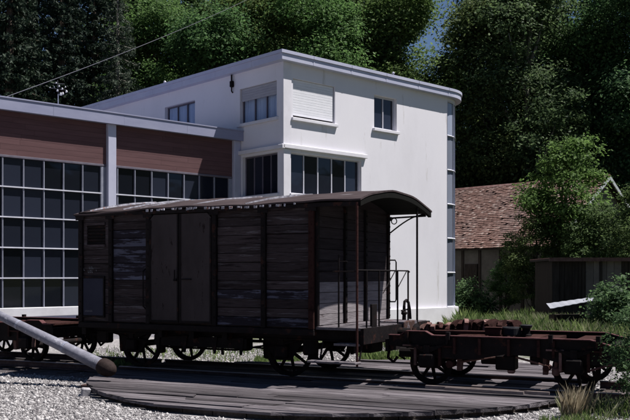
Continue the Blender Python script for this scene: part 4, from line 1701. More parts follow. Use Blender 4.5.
# load on the right underframe
TZ = 0.745
n_blocks = 27
for i in range(n_blocks):
    uu = 1.40 + i * 0.062 + random.uniform(-0.01, 0.01)
    vv = 0.60 + random.uniform(-0.05, 0.05)
    hgt = (0.13 + 0.03 * (i % 3 == 1)) if i < 10 else 0.20 + random.uniform(-0.02, 0.02)
    m = MB()
    # curved brake shoe: crescent block with lug
    K = 6
    o_ = []
    i_ = []
    for k in range(K + 1):
        a = R(55 + 70 * k / K)
        o_.append((0.26 * math.cos(a), 0.26 * math.sin(a) - 0.26 + hgt))
        i_.append((0.18 * math.cos(a), 0.18 * math.sin(a) - 0.26 + hgt - 0.0))
    m.prism(o_ + i_[::-1], -0.037, 0.037, 'x')
    m.cbox(-0.040, 0.040, -0.11, 0.06, 0.0, hgt - 0.06 - 0.03 * random.random(), 0.012)
    ob = m.build('brake_shoe', M['rust_light'] if random.random() < 0.3 else M['rust'])
    ob.location = at_u(uu, vv, TZ + (0.0 if i < 10 else 0.02))
    ob.rotation_euler = (random.uniform(-0.3, 0.3), random.uniform(-0.25, 0.25), A_T + random.uniform(-0.6, 0.6))
    tag(ob, ('low rusty brake shoe in the left part of the row on the underframe' if i < 10 else 'tall rusty brake shoe in the right part of the row on the underframe'), 'brake shoe', 'rusty brake shoes in a row on the underframe, ' + ('left part' if i < 10 else 'right part'))
for (uu, vv, L_, w_, h_, mt, nm, lab, cat) in [
        (2.2, 0.1, 0.9, 0.07, 0.06, 'rust', 'iron_bar', 'thick rusty bar lying before the row of brake shoes', 'iron bar'),
        (2.78, 0.0, 0.26, 0.22, 0.12, 'rust', 'metal_box', 'small rusty box with pale rim between brake shoes and rubber disc', 'box')]:
    m = MB()
    m.cbox(-L_ / 2, L_ / 2, -w_ / 2, w_ / 2, 0, h_, 0.012)
    if nm == 'metal_box':
        m.box(-L_ / 2 - 0.012, L_ / 2 + 0.012, -w_ / 2 - 0.012, w_ / 2 + 0.012, h_ + 0.001, h_ + 0.014)
    ob = m.build(nm, M[mt])
    ob.location = at_u(uu, vv, TZ)
    ob.rotation_euler = (0, 0, A_T + 0.1)
    tag(ob, lab, cat)
dr = thing('rubber_disc', 'thick black rubber disc lying flat on the right underframe', 'disc', at_u(3.05, 0.1, TZ), 0)
m = MB()
m.lathe([(0.06, 0.0), (0.15, 0.0), (0.16, 0.02), (0.16, 0.115), (0.15, 0.135), (0.06, 0.135), (0.06, 0.0)], 28)
m.build('disc_body', M['black_rubber'], dr, smooth=False)
m = MB()
m.lathe([(0.001, 0.02), (0.058, 0.02), (0.058, 0.11), (0.001, 0.11)], 16)
m.build('hub', M['rust'], dr)
sp = thing('iron_spool', 'small black iron spool with flared top beside the rubber disc', 'spool', at_u(3.29, 0.1, TZ), 0)
m = MB()
m.lathe([(0.001, 0), (0.09, 0), (0.09, 0.02), (0.065, 0.03), (0.065, 0.12)], 18)
m.build('base', M['dark_iron'], sp)
m = MB()
m.lathe([(0.065, 0.12), (0.09, 0.135), (0.10, 0.17), (0.09, 0.18), (0.001, 0.18)], 18)
m.build('flared_top', M['black_rubber'], sp)

# ------------------------------------------------------------------ grey push beam at the left
bend = ray(104, 366.5, 14.75)
far_ = ray(0, 315.5, 15.6)
dirn = (far_ - bend)
tip = bend + dirn * 1.55
beam = None
beam = thing('push_beam', 'long grey tapered turntable push beam sloping to a dark rounded hub at left', 'beam', Vector((bend.x, bend.y, 0)))
o0 = Vector((bend.x, bend.y, 0))
m = MB()
m.tube([bend - o0, (bend + dirn * 0.5) - o0, tip - o0], [0.112, 0.092, 0.060], 20)
m.build('shaft', M['pole_paint'], beam, smooth=True)
d_ = -dirn.normalized()
m = MB()
Mk = Matrix.Translation(bend - o0) @ d_.to_track_quat('Z', 'Y').to_matrix().to_4x4()
m.lathe([(0.125, -0.06), (0.14, -0.03), (0.145, 0.04), (0.135, 0.12), (0.10, 0.19), (0.05, 0.235), (0.001, 0.245)], 24, Mk)
m.build('hub', M['knob'], beam, smooth=True)
for tt in (0.012, 0.35, 0.8):
    m = MB()
    pc = bend + dirn * tt - o0
    rr0 = 0.112 - 0.040 * tt + 0.006
    m.tube([pc, pc - d_ * 0.045], [rr0, rr0], 20)
    m.build('band', M['rust'] if tt < 0.1 else M['grey_bar'], beam)
# trestle that carries the far end, beyond the left edge of the picture
tp = bend + dirn * 1.42
trs = thing('timber_trestle', 'timber trestle that holds up the raised end of the grey push beam', 'trestle', Vector((tp.x, tp.y, GZ)))
hh = tp.z - GZ - 0.09
m = MB()
m.cbox(-0.2, 0.2, -0.05, 0.05, hh - 0.10, hh, 0.01)
m.build('top_beam', M['sleeper'], trs)
for sx in (-1, 1):
    m = MB()
    m.tube([(sx * 0.3, 0, 0), (sx * 0.12, 0, hh - 0.1)], 0.05, 6)
    m.build('leg', M['sleeper'], trs)
# timber blocks under the hub
for i, (px_, py_, ln, lab) in enumerate([(100, 375, 0.5, 'pale worn timber block under the hub of the grey push beam'),
                                         (111, 377, 0.22, 'short squared timber block right of the push beam hub')]):
    p = ray(px_, 377, 14.55)
    m = MB()
    m.cbox(-ln / 2, ln / 2, -0.07, 0.07, 0, 0.11, 0.01)
    b_ = m.build('timber_block', M['box_brown'])
    b_.location = (p.x, 14.35 + 0.02 * i, GZ)
    b_.rotation_euler = (0, 0, -0.15 + 0.1 * i)
    tag(b_, lab, 'timber block')

p = ray(84, 390, 13.4)
m = MB()
m.cbox(-0.07, 0.07, -0.05, 0.05, 0, 0.19, 0.015)
b_ = m.build('stone_block', M['stone_block'])
b_.location = ((85 - 315) / 874 * 13.7, 13.7, GZ - 0.05)
b_.rotation_euler = (0.15, 0.1, 0.5)
tag(b_, 'small pale upright stone wedged at the left end of the turntable deck', 'stone')

# ------------------------------------------------------------------ tiled shed
RS = RB
E = Vector((11.4, 42.0, 0))              # near-right eave corner
shed = thing('tiled_shed', 'old low shed with a brown clay-tiled roof behind the trees at right', 'shed', E, RS)
# local x = downhill->ridge direction (0.731,0.682), local y = along the eave to the left-far
EZ, RWID, RRISE, LEN = 3.16, 5.33, 3.78, 14.0
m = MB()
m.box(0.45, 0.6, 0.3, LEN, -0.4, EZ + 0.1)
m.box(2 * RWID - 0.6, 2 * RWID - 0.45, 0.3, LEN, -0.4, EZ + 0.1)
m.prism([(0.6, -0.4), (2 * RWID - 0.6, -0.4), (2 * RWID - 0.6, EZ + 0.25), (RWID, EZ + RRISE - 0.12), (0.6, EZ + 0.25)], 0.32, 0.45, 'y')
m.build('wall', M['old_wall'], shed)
for i, y in enumerate([0.4, 1.9, 3.2, 4.5, 5.6, 7.0, 8.4, 9.8, 11.2, 12.6]):
    m = MB()
    m.box(0.40, 0.449, y, y + 0.16, -0.3, EZ - 0.05)
    m.build('timber_post', M['old_board'], shed)
m = MB()
m.box(0.37, 0.447, 0.3, LEN, EZ - 0.049, EZ + 0.12)
m.build('wall_plate', M['old_board'], shed)
for (y0, y1, z0, z1, nm) in [(4.7, 5.5, -0.2, 2.35, 'door'), (6.2, 6.85, -0.2, 2.3, 'door'), (2.1, 3.1, 1.1, 2.3, 'window')]:
    m = MB()
    m.box(0.36, 0.446, y0, y1, z0, z1)
    d_ = m.build(nm, M['old_board'], shed)
    if nm == 'window':
        for k in range(2):
            m = MB()
            m.box(0.352, 0.359, y0 + 0.07 + k * 0.46, y0 + 0.47 + k * 0.46, z0 + 0.08, z1 - 0.08)
            m.build('pane', M['glass_dark'], d_)
# roof structure and tiles as courses
m = MB()
th = 0.10
m.prism([(0, EZ - th), (RWID, EZ + RRISE - th), (2 * RWID, EZ - th), (2 * RWID, EZ - 0.01), (RWID, EZ + RRISE - 0.01), (0, EZ - 0.01)], 0.0, LEN, 'y')
m.build('roof', M['old_board'], shed)
slope = math.atan2(RRISE, RWID)
SL = math.hypot(RWID, RRISE)
rnd = random.Random(3)
vs = []
fs = []
nc = 35
tw = 0.165
cs, sn = math.cos(slope), math.sin(slope)
for r in range(nc):
    s0 = r * SL / nc - 0.05
    s1 = s0 + SL / nc + 0.06
    ycur = -0.06 + (tw / 2 if r % 2 else 0)
    while ycur < LEN:
        lift = rnd.uniform(0.0, 0.025) + (0.05 if rnd.random() < 0.03 else 0)
        sk = rnd.uniform(-0.012, 0.012)
        b0 = len(vs)
        for (s_, y_, h_) in [(s0, ycur, 0.045), (s0, ycur + tw - 0.012, 0.045), (s1, ycur + tw - 0.012, 0.012), (s1, ycur, 0.012),
                             (s0, ycur, 0.015), (s0, ycur + tw - 0.012, 0.015)]:
            ss = s_ + sk
            hh_ = h_ + lift * (1 if s_ == s0 else 0.2)
            vs.append((ss * cs - hh_ * sn, y_, EZ + ss * sn + hh_ * cs))
        fs += [(b0, b0 + 1, b0 + 2, b0 + 3), (b0, b0 + 4, b0 + 5, b0 + 1), (b0, b0 + 3, b0 + 4), (b0 + 1, b0 + 5, b0 + 2)]
        ycur += tw
me = bpy.data.meshes.new('roof_tiles')
me.from_pydata(vs, [], fs)


def tilemat():
    mt, nt, out = newmat('clay_tile')
    N = nt.nodes.new
    L = nt.links.new
    geo = N('ShaderNodeNewGeometry')
    cr = N('ShaderNodeValToRGB')
    els = cr.color_ramp.elements
    els[0].position = 0.0; els[0].color = (0.10, 0.052, 0.042, 1)
    els[1].position = 1.0; els[1].color = (0.32, 0.25, 0.225, 1)
    for p_, c_ in ((0.3, (0.13, 0.068, 0.056)), (0.7, (0.17, 0.095, 0.080)), (0.9, (0.21, 0.135, 0.118))):
        k_ = els.new(p_); k_.color = (*c_, 1)
    L(geo.outputs['Random Per Island'], cr.inputs['Fac'])
    tc = N('ShaderNodeTexCoord')
    nz = N('ShaderNodeTexNoise')
    nz.inputs['Scale'].default_value = 0.7
    nz.inputs['Detail'].default_value = 8
    L(tc.outputs['Object'], nz.inputs['Vector'])
    r_ = N('ShaderNodeValToRGB')
    r_.color_ramp.elements[0].position = 0.45; r_.color_ramp.elements[1].position = 0.7
    L(nz.outputs['Fac'], r_.inputs['Fac'])
    mx = N('ShaderNodeMix'); mx.data_type = 'RGBA'
    mf = N('ShaderNodeMath'); mf.operation = 'MULTIPLY'; mf.inputs[1].default_value = 0.6
    L(r_.outputs['Color'], mf.inputs[0])
    L(mf.outputs[0], mx.inputs['Factor'])
    L(cr.outputs['Color'], mx.inputs['A'])
    mx.inputs['B'].default_value = (0.12, 0.085, 0.08, 1)
    b = N('ShaderNodeBsdfPrincipled')
    b.inputs['Roughness'].default_value = 0.85
    L(mx.outputs['Result'], b.inputs['Base Color'])
    L(b.outputs[0], out.inputs['Surface'])
    return mt


M['clay_tile'] = tilemat()
me.materials.append(M['clay_tile'])
link('roof_tiles', me, shed, kind='stuff')
for i in range(46):
    m = MB()
    y0 = -0.08 + i * 0.31
    pts = [(RWID - 0.14, EZ + RRISE - 0.03), (RWID - 0.07, EZ + RRISE + 0.07), (RWID + 0.07, EZ + RRISE + 0.07), (RWID + 0.14, EZ + RRISE - 0.03)]
    m.prism(pts, y0, y0 + 0.305 + 0.0, 'y')
    m.build('ridge_tile', M['tile'], shed)
for (xa, za, xb, zb) in [(-0.05, EZ - 0.06, RWID, EZ + RRISE - 0.03), (2 * RWID + 0.05, EZ - 0.06, RWID, EZ + RRISE - 0.03)]:
    m = MB()
    m.prism([(xa, za - 0.14), (xb, zb - 0.16), (xb, zb + 0.05), (xa, za + 0.06)], -0.12, -0.075, 'y')
    m.build('bargeboard', M['barge'], shed)

# ------------------------------------------------------------------ low shack and leaning sheet at right
p = ray(552, 300, 30.0)
shack = thing('plank_shack', 'low dark plank shack with a flat rust-edged roof under the trees at right', 'shack', (p.x, p.y, GZ), R(-2.0))
HS = 2.50
m = MB()
m.box(0.06, 5.0, 0.06, 0.09, 0, HS - 0.1)
m.box(0.06, 0.09, 0.09, 3.0, 0, HS - 0.1)
m.box(4.97, 5.0, 0.09, 3.0, 0, HS - 0.1)
m.build('wall_frame', M['old_board'], shack)
x = 0.0
i = 0
while x < 4.95:
    wd = random.uniform(0.17, 0.26)
    beige = 1.05 < x < 2.3
    m = MB()
    m.box(x, min(x + wd - 0.012, 5.0), 0.03 + random.uniform(-0.006, 0.006), 0.058, 0.02 + random.uniform(0, 0.05), HS - 0.09)
    m.build('board', M['beige_board'] if beige else M['old_board'], shack)
    x += wd
    i += 1
m = MB()
m.box(1.62, 1.70, -0.01, 0.022, 0.02, HS - 0.09)
m.box(1.02, 1.07, -0.01, 0.022, 0.02, HS - 0.09)
m.build('corner_post', M['old_board'], shack)
m = MB()
m.box(-0.12, 5.15, -0.12, 3.1, HS - 0.088, HS - 0.02)
m.build('roof', M['old_board'], shack)
m = MB()
m.box(-0.14, 5.17, -0.165, -0.122, HS - 0.11, HS + 0.02)
m.build('roof_edge', M['rust_light'], shack)
m = MB()
m.box(-0.12, 5.15, -0.12, 3.1, HS - 0.018, HS + 0.015)
m.build('roof_sheet', M['rust_light'], shack)
# leaning pale sheet on a dark pile of timbers
p = ray(568, 303, 27.5)
sh = thing('timber_pile', 'low dark pile of timbers in the tall grass before the shack', 'timber pile', (p.x, p.y, GZ), R(6))
for i in range(9):
    m = MB()
    yy = (i % 3) * 0.22 - 0.3
    zz = (i // 3) * 0.24
    m.box(-0.42 + random.uniform(-.1, .1), 0.62 + random.uniform(-.1, .1), yy, yy + 0.2, zz, zz + 0.2, None, 0.01)
    m.build('timber', M['old_board'], sh)
a = ray(546, 303.5, 27.3); b = ray(593, 297.0, 27.6); c = ray(595, 300.0, 27.0); d = ray(550, 308.5, 26.7)
m = MB()
K = 12
vs = []
for k in range(K + 1):
    t = k / K
    p1_ = a.lerp(b, t); p2_ = d.lerp(c, t)
    dz = 0.006 * math.cos(k * math.pi)
    vs += [p1_ + Vector((0, 0, dz)), p2_ + Vector((0, 0, dz)), p1_ + Vector((0, 0, dz - 0.012)), p2_ + Vector((0, 0, dz - 0.012))]
fs = []
for k in range(K):
    o = 4 * k
    fs += [(o, o + 1, o + 5, o + 4), (o + 2, o + 6, o + 7, o + 3), (o + 1, o + 3, o + 7, o + 5), (o, o + 4, o + 6, o + 2)]
fs += [(0, 2, 3, 1), (4 * K, 4 * K + 1, 4 * K + 3, 4 * K + 2)]
m.quadmesh(vs, fs)
tag(m.build('corrugated_sheet', M['sheet_metal']), 'bright pale corrugated sheet lying tilted on the timber pile before the shack', 'metal sheet')

# ------------------------------------------------------------------ overhead wire and its pole
w0 = ray(-30, 110, 24.5)
w1 = ray(228, 0, 44.0)
w2 = w1 + (w1 - w0) * 0.9
pts = []
for k in range(25):
    t = k / 24
    p = w0.lerp(w2, t)
    p.z -= 0.45 * 4 * t * (1 - t)
    pts.append(p)
m = MB()
m.tube(pts, 0.011, 5)
tag(m.build('overhead_wire', M['wire']), 'grey overhead wire rising from the workshop roof across the dark trees', 'wire')
pole = thing('utility_pole', 'tall wooden utility pole in the woods that carries the overhead wire', 'pole', (w2.x, w2.y, GZ))
m = MB()
m.tube([(0, 0, -0.5), (0, 0, w2.z - GZ + 0.3)], [0.17, 0.11], 10)
m.build('shaft', M['bark'], pole)
m = MB()
m.box(-0.6, 0.6, -0.05, 0.05, w2.z - GZ - 0.18, w2.z - GZ - 0.06)
m.build('cross_arm', M['bark'], pole)
stub = thing('roof_bracket', 'iron bracket on the workshop roof edge that holds the overhead wire', 'bracket', (w0.x, w0.y, w0.z - 0.5))
m = MB()
m.tube([(0, 0, -0.2), (0, 0, 0.45)], 0.03, 8)
m.build('stem', M['dark_iron'], stub)
m = MB()
m.lathe([(0.001, 0.45), (0.04, 0.45), (0.03, 0.49), (0.05, 0.50), (0.001, 0.54)], 12)
m.build('insulator', M['porcelain'], stub)

# ------------------------------------------------------------------ foliage
def quads_mesh(name, P, mat):
    """P: (n,4,3) array of quads"""
    n_ = P.shape[0]
    me = bpy.data.meshes.new(name)
    me.vertices.add(n_ * 4)
    me.vertices.foreach_set('co', P.reshape(-1).astype(np.float32))
    me.loops.add(n_ * 4)
    me.loops.foreach_set('vertex_index', np.arange(n_ * 4, dtype=np.int32))
    me.polygons.add(n_)
    me.polygons.foreach_set('loop_start', np.arange(n_, dtype=np.int32) * 4)
    me.polygons.foreach_set('loop_total', np.full(n_, 4, dtype=np.int32))
    me.update(calc_edges=True)
    me.materials.append(mat)
    return me


def leaf_quads(rng, centers, outward, size, aspect=0.6, up=0.4):
    """diamond leaves round the given points"""
    n_ = len(centers)
    nrm = outward * 0.7 + rng.normal(0, 0.7, (n_, 3)) + np.array([0, 0, up])
    nrm /= np.linalg.norm(nrm, axis=1, keepdims=True) + 1e-9
    t = rng.normal(0, 1, (n_, 3))
    t -= (t * nrm).sum(1, keepdims=True) * nrm
    t /= np.linalg.norm(t, axis=1, keepdims=True) + 1e-9
    b = np.cross(nrm, t)
    s = size * rng.uniform(0.6, 1.3, (n_, 1))
    a0 = centers - t * s * 0.5
    a1 = centers + b * s * 0.5 * aspect + nrm * s * 0.06
    a2 = centers + t * s * 0.5
    a3 = centers - b * s * 0.5 * aspect + nrm * s * 0.06
    return np.stack([a0, a1, a2, a3], axis=1)


def crown_points(rng, H, base, rad, nclump, per, clump_r, shape='round', lumps=9, bs=1.0):
    """clumps spread over a lumpy crown; returns points and outward vectors"""
    # a few big boughs give the uneven outline
    bo = []
    for i in range(lumps):
        a = rng.uniform(0, 2 * np.pi)
        zf = rng.uniform(0.0, 1.0)
        rr = rad * (0.55 if shape == 'round' else 0.5) * np.sqrt(max(0.05, 1 - (2 * zf - 0.85) ** 2 * 0.9)) * rng.uniform(0.6, 1.15)
        bo.append((rr * np.cos(a), rr * np.sin(a), base + (H - base) * (0.12 + 0.76 * zf), rad * rng.uniform(0.28, 0.5) * bs))
    bo.append((0, 0, base + (H - base) * 0.5, rad * 0.55))
    bo.append((rng.uniform(-.1, .1) * rad, rng.uniform(-.1, .1) * rad, H - rad * 0.42, rad * 0.45))
    C = []
    O = []
    for k in range(nclump):
        b = bo[rng.integers(len(bo))]
        d = rng.normal(0, 1, 3)
        d /= np.linalg.norm(d)
        d[2] = d[2] * 0.9 + 0.12
        r_ = b[3] * rng.uniform(0.72, 1.08)
        c = np.array([b[0], b[1], b[2]]) + d * r_ * np.array([1, 1, 0.85])
        n_ = int(per * rng.uniform(0.5, 1.4))
        cr_ = clump_r * rng.uniform(0.6, 1.3)
        pts_ = rng.normal(0, 1, (n_, 3)) * cr_ * np.array([0.55, 0.55, 0.32]) + c
        C.append(pts_)
        O.append(np.tile(d, (n_, 1)))
    return np.concatenate(C), np.concatenate(O), bo


def make_broadleaf(seed, H, base, rad, nclump, per, clump_r, leaf, lumps=10, bs=1.0):
    rng = np.random.default_rng(seed)
    C, O, bo = crown_points(rng, H, base, rad, nclump, per, clump_r, lumps=lumps, bs=bs)
    P = leaf_quads(rng, C, O, leaf, 0.62, 1.0)
    trunk = MB()
    th_ = max(H * 0.013, 0.012)
    lean = rng.uniform(-0.3, 0.3, 2)
    zt_ = [0 - 0.5, H * 0.25, H * 0.5, H * 0.78]
    sp_ = [(0, 0, zt_[0]), (lean[0] * .3, lean[1] * .3, zt_[1]), (lean[0], lean[1], zt_[2]), (lean[0] * 1.2, lean[1] * 0.8, zt_[3])]
    trunk.tube(sp_, [th_ * 1.35, th_, th_ * 0.7, th_ * 0.25], 9)
    for b in bo:
        zb_ = max(base * 0.7, b[2] - rad * 0.7)
        st = Vector((lean[0] * zb_ / H, lean[1] * zb_ / H, min(zb_, H * 0.7)))
        en = Vector((b[0], b[1], b[2]))
        mid = st.lerp(en, 0.5) + Vector((0, 0, -0.1 * rad))
        trunk.tube([st, mid, en], [th_ * 0.5, th_ * 0.32, th_ * 0.12], 6)
    return P, trunk


def make_conifer(seed, H, rad, leaf, dens=1.0, grey=False, z0f=0.06):
    rng = np.random.default_rng(seed)
    trunk = MB()
    trunk.tube([(0, 0, -0.5), (0, 0, H * 0.5), (0, 0, H * 0.98)], [H * 0.014, H * 0.009, 0.02], 8)
    C = []
    O = []
    z = H * z0f
    while z < H * 0.985:
        f = 1 - z / H
        r_ = rad * (f ** 0.8) * rng.uniform(0.8, 1.12) + 0.15
        nb = max(3, int(rng.integers(6, 10) * (0.6 + 0.6 * f)))
        ph = rng.uniform(0, 6.28)
        for k in range(nb):
            a = ph + 2 * np.pi * k / nb + rng.uniform(-0.25, 0.25)
            L_ = r_ * rng.uniform(0.7, 1.15)
            dr_ = rng.uniform(0.18, 0.42)
            n_ = max(6, int(L_ * 46 * dens))
            t = rng.uniform(0.12, 1, n_)
            side_ = rng.normal(0, 1, n_) * 0.16 * L_ * (1.1 - t) + rng.normal(0, .05, n_)
            zz = z - dr_ * L_ * t + 0.12 * L_ * t ** 3 + rng.normal(0, 0.05, n_) - np.abs(rng.normal(0, 0.14, n_)) * (0.4 + t)
            x = np.cos(a) * L_ * t - np.sin(a) * side_
            y = np.sin(a) * L_ * t + np.cos(a) * side_
            C.append(np.stack([x, y, zz], 1))
            O.append(np.tile(np.array([np.cos(a) * 0.5, np.sin(a) * 0.5, 0.3]), (n_, 1)))
            if k % 2 == 0 and f > 0.1:
                trunk.tube([(0, 0, z), (math.cos(a) * L_ * 0.5, math.sin(a) * L_ * 0.5, z - dr_ * L_ * 0.5), (math.cos(a) * L_ * 0.9, math.sin(a) * L_ * 0.9, z - dr_ * L_ * 0.8)], [0.05 * f + 0.02, 0.03, 0.01], 4)
        z += H * 0.021 * rng.uniform(0.7, 1.3)
    C = np.concatenate(C)
    O = np.concatenate(O)
    P = leaf_quads(rng, C, O, leaf, 0.45, 0.2)
    return P, trunk


protos = {}


def proto(key, maker, leafm, barkm):
    P, tk = maker
    protos[key] = (quads_mesh('crown_' + key, P, M[leafm]), tk.mesh('trunk_' + key, M[barkm], True))


proto('broad_a', make_broadleaf(11, 21, 4.0, 5.4, 480, 120, 0.95, 0.225, 17), 'leaf_bright', 'bark')
proto('broad_b', make_broadleaf(12, 19, 2.5, 5.0, 470, 120, 0.92, 0.22, 16), 'leaf_mid', 'bark')
proto('broad_c', make_broadleaf(13, 22, 3.0, 5.6, 490, 120, 1.0, 0.225, 18), 'leaf_dark', 'bark_grey')
proto('small_bright', make_broadleaf(14, 8, 1.0, 2.9, 330, 75, 0.42, 0.16, 26, 0.62), 'leaf_maple', 'bark')
proto('spruce_a', make_conifer(21, 26, 4.3, 0.24, 1.9), 'needle', 'bark')
proto('spruce_b', make_conifer(22, 24, 3.8, 0.23, 1.9), 'needle', 'bark')
proto('larch', make_conifer(23, 21, 3.2, 0.17, 1.6), 'needle_grey', 'bark_grey')
proto('near_tree', make_broadleaf(31, 6.6, 0.8, 2.6, 360, 65, 0.36, 0.13, 22, 0.7), 'leaf_mid', 'bark')
proto('understory', make_broadleaf(32, 5.0, 0.0, 3.0, 320, 65, 0.6, 0.19, 10), 'leaf_dark', 'bark')


def tree(kind, px_, Y, s, name, label, cat='tree', group=None, rz=None, top=None, sz=None, sxy=None):
    x = (px_ - 315) / 874 * Y
    t = thing(name, label, cat, (x, Y, hz(x, Y)), rz if rz is not None else random.uniform(0, 6.28), group)
    cm, tm = protos[kind]
    link('trunk', tm, t)
    link('crown', cm, t)
    z_ = sz or s
    k = (sxy or s)
    t.scale = (k, k, z_)
    return t


# left: dark spruces
G1 = 'dark spruces behind the glazed workshop'
for i, (px_, Y, s, lab) in enumerate([
        (-45, 54, 1.0, 'dark spruce at the left edge of the wood, cut by the picture edge'),
        (10, 52, 1.05, 'foremost dark spruce, above the left end of the workshop roof'),
        (62, 56, 1.1, 'dark spruce straight behind the white roof mast'),
        (36, 64, 1.15, 'dark spruce filling the gap left of the roof mast, second row'),
        (-12, 64, 1.1, 'dark second-row spruce behind the far left spruces'),
        (95, 64, 1.1, 'dark spruce between the roof mast and the grey larch, second row'),
        (-70, 66, 1.1, 'outermost dark spruce left of the picture edge'),
        (-38, 76, 1.2, 'deep third-row spruce at the far left'),
        (20, 77, 1.2, 'deep third-row spruce left of the roof mast'),
        (70, 76, 1.15, 'deep third-row spruce behind the grey larch')]):
    tree('spruce_a' if i % 2 else 'spruce_b', px_, Y, s, 'spruce_tree', lab, 'tree', G1)
tree('larch', 118, 56, 1.05, 'larch_tree', 'grey-green feathery larch left of the bright leafy trees', 'tree')
tree('small_bright', 126, 47, 1.15, 'maple_tree', 'small bright green maple just above the join of workshop and office roofs', 'tree')
# centre: bright leafy trees
G2 = 'bright leafy trees behind the office roof'
for i, (px_, Y, s, lab) in enumerate([
        (160, 60, 0.95, 'bright leafy tree right of the grey larch'),
        (212, 57, 1.0, 'bright leafy tree above the small shaded side window of the office'),
        (262, 61, 1.05, 'bright leafy tree just left of the office roof corner'),
        (312, 58, 1.0, 'bright leafy tree just right of the office roof corner'),
        (362, 61, 1.0, 'bright leafy tree above the two-pane window of the office'),
        (403, 60, 1.03, 'bright leafy tree at the left side of the gap of blue sky')]):
    tree('broad_a' if i % 3 != 1 else 'broad_b', px_, Y, s, 'broadleaf_tree', lab, 'tree', G2)
G3 = 'shaded trees of the second row behind the office'
for i, (px_, Y, s, lab) in enumerate([
        (135, 74, 1.1, 'shaded second-row tree behind the small bright maple'),
        (190, 73, 1.15, 'shaded second-row tree above the far end of the office side wall'),
        (245, 75, 1.1, 'shaded second-row tree behind the rain hopper side of the office'),
        (295, 74, 1.15, 'shaded second-row tree behind the office roof corner'),
        (345, 75, 1.1, 'shaded second-row tree above the rolled-down shutter'),
        (392, 76, 1.15, 'shaded second-row tree nearest the gap of sky')]):
    tree(['broad_c', 'broad_b'][i % 2], px_, Y, s, 'broadleaf_tree', lab, 'tree', G3)
# right: darker trees
G4 = 'dark leafy trees behind the tiled shed'
for i, (px_, Y, s, k, lab) in enumerate([
        (491, 60, 1.05, 'broad_b', 'dark leafy tree at the right side of the gap of blue sky'),
        (530, 58, 1.0, 'broad_c', 'dark leafy tree above the left end of the tiled roof'),
        (585, 60, 1.0, 'broad_b', 'dark leafy tree behind the light green maple'),
        (640, 57, 1.0, 'broad_c', 'dark leafy tree at the right edge above the shed gable'),
        (690, 60, 1.0, 'broad_c', 'dark leafy tree beyond the right edge of the picture')]):
    tree(k, px_, Y, s, 'broadleaf_tree', lab, 'tree', G4)
G5 = 'trees of the second row behind the tiled shed'
for i, (px_, Y, s, lab) in enumerate([
        (497, 75, 1.15, 'shaded deep-wood tree right of the rounded office corner'),
        (548, 76, 1.15, 'dark spruce deep in the wood left of the light green maple'),
        (600, 74, 1.15, 'shaded deep-wood tree above the shed gable'),
        (655, 76, 1.1, 'dark spruce deep in the wood at the far right')]):
    tree(['broad_c', 'spruce_a'][i % 2], px_, Y, s, 'woodland_tree', lab, 'tree', G5)
tree('broad_c', 178, 66, 0.8, 'broadleaf_tree', 'shaded tree filling the gap between larch and bright leafy trees', 'tree')
tree('understory', 165, 60, 2.0, 'understory_tree', 'broad dark shrubby tree behind the small bright maple', 'tree')
tree('understory', 462, 62, 1.7, 'understory_tree', 'broad dark shrubby tree right beside the rounded office corner', 'tree')
G6 = 'low shrubby trees along the foot of the wood'
UL = ['beyond the left picture edge', 'behind the left end of the workshop', 'behind the white roof mast', 'left of the office side wall', 'behind the side window',
      'behind the office corner', 'behind the rolled-down shutter', 'behind the two-pane window', 'behind the rounded glazed corner', 'behind the left end of the tiled roof',
      'left of the light green maple', 'right of the light green maple', 'behind the shed gable', 'at the right picture edge']
for i, px_ in enumerate([-40, 20, 75, 150, 215, 280, 340, 395, 440, 480, 520, 570, 615, 660]):
    tree('understory', px_, 52 + (i % 3) * 1.5, 1.15, 'understory_tree', 'low shrubby tree at the wood edge ' + UL[i], 'tree', G6)
# near trees round the shed
tree('near_tree', 505, 41, 0.42, 'elder_tree', 'low dark elder against the wall of the tiled shed', 'tree', rz=1.0)
tree('small_bright', 568, 40, 1.06, 'maple_tree', 'light green maple in front of the tiled shed, its top above the ridge', 'tree', sz=1.05, sxy=0.98, rz=0.6)
tree('near_tree', 532, 39.5, 0.72, 'elder_tree', 'dark leafy tree in front of the tiled shed eave', 'tree')
tree('near_tree', 594, 38.0, 0.78, 'elder_tree', 'dark leafy tree between the tiled shed gable and the shack', 'tree', rz=2.0)
tree('near_tree', 642, 36.0, 0.88, 'elder_tree', 'dark leafy tree at the right edge behind the shack', 'tree', rz=4.0)


def bush(px_, Y, H, rad, nclump, per, cr_, leaf, mat, label, seed, base=0.05):
    x = (px_ - 315) / 874 * Y
    P, tk = make_broadleaf(seed, H, base, rad, nclump, per, cr_, leaf, 9)
    t = thing('bush', label, 'bush', (x, Y, GZ))
    tk.build('trunk', M['bark'], t, smooth=True)
    link('crown', quads_mesh('bush_crown', P, M[mat]), t)
    return t


bush(629, 11.9, 1.5, 0.40, 130, 26, 0.13, 0.046, 'leaf_dark', 'leafy green bush in front of the right end of the underframe', 41)
bush(616, 25, 1.55, 1.2, 160, 40, 0.3, 0.12, 'leaf_dark', 'dark rounded bush in the grass before the shack', 42)
bush(470, 40, 1.3, 1.6, 150, 40, 0.35, 0.14, 'leaf_dark', 'dark low scrub along the wall of the tiled shed', 43)


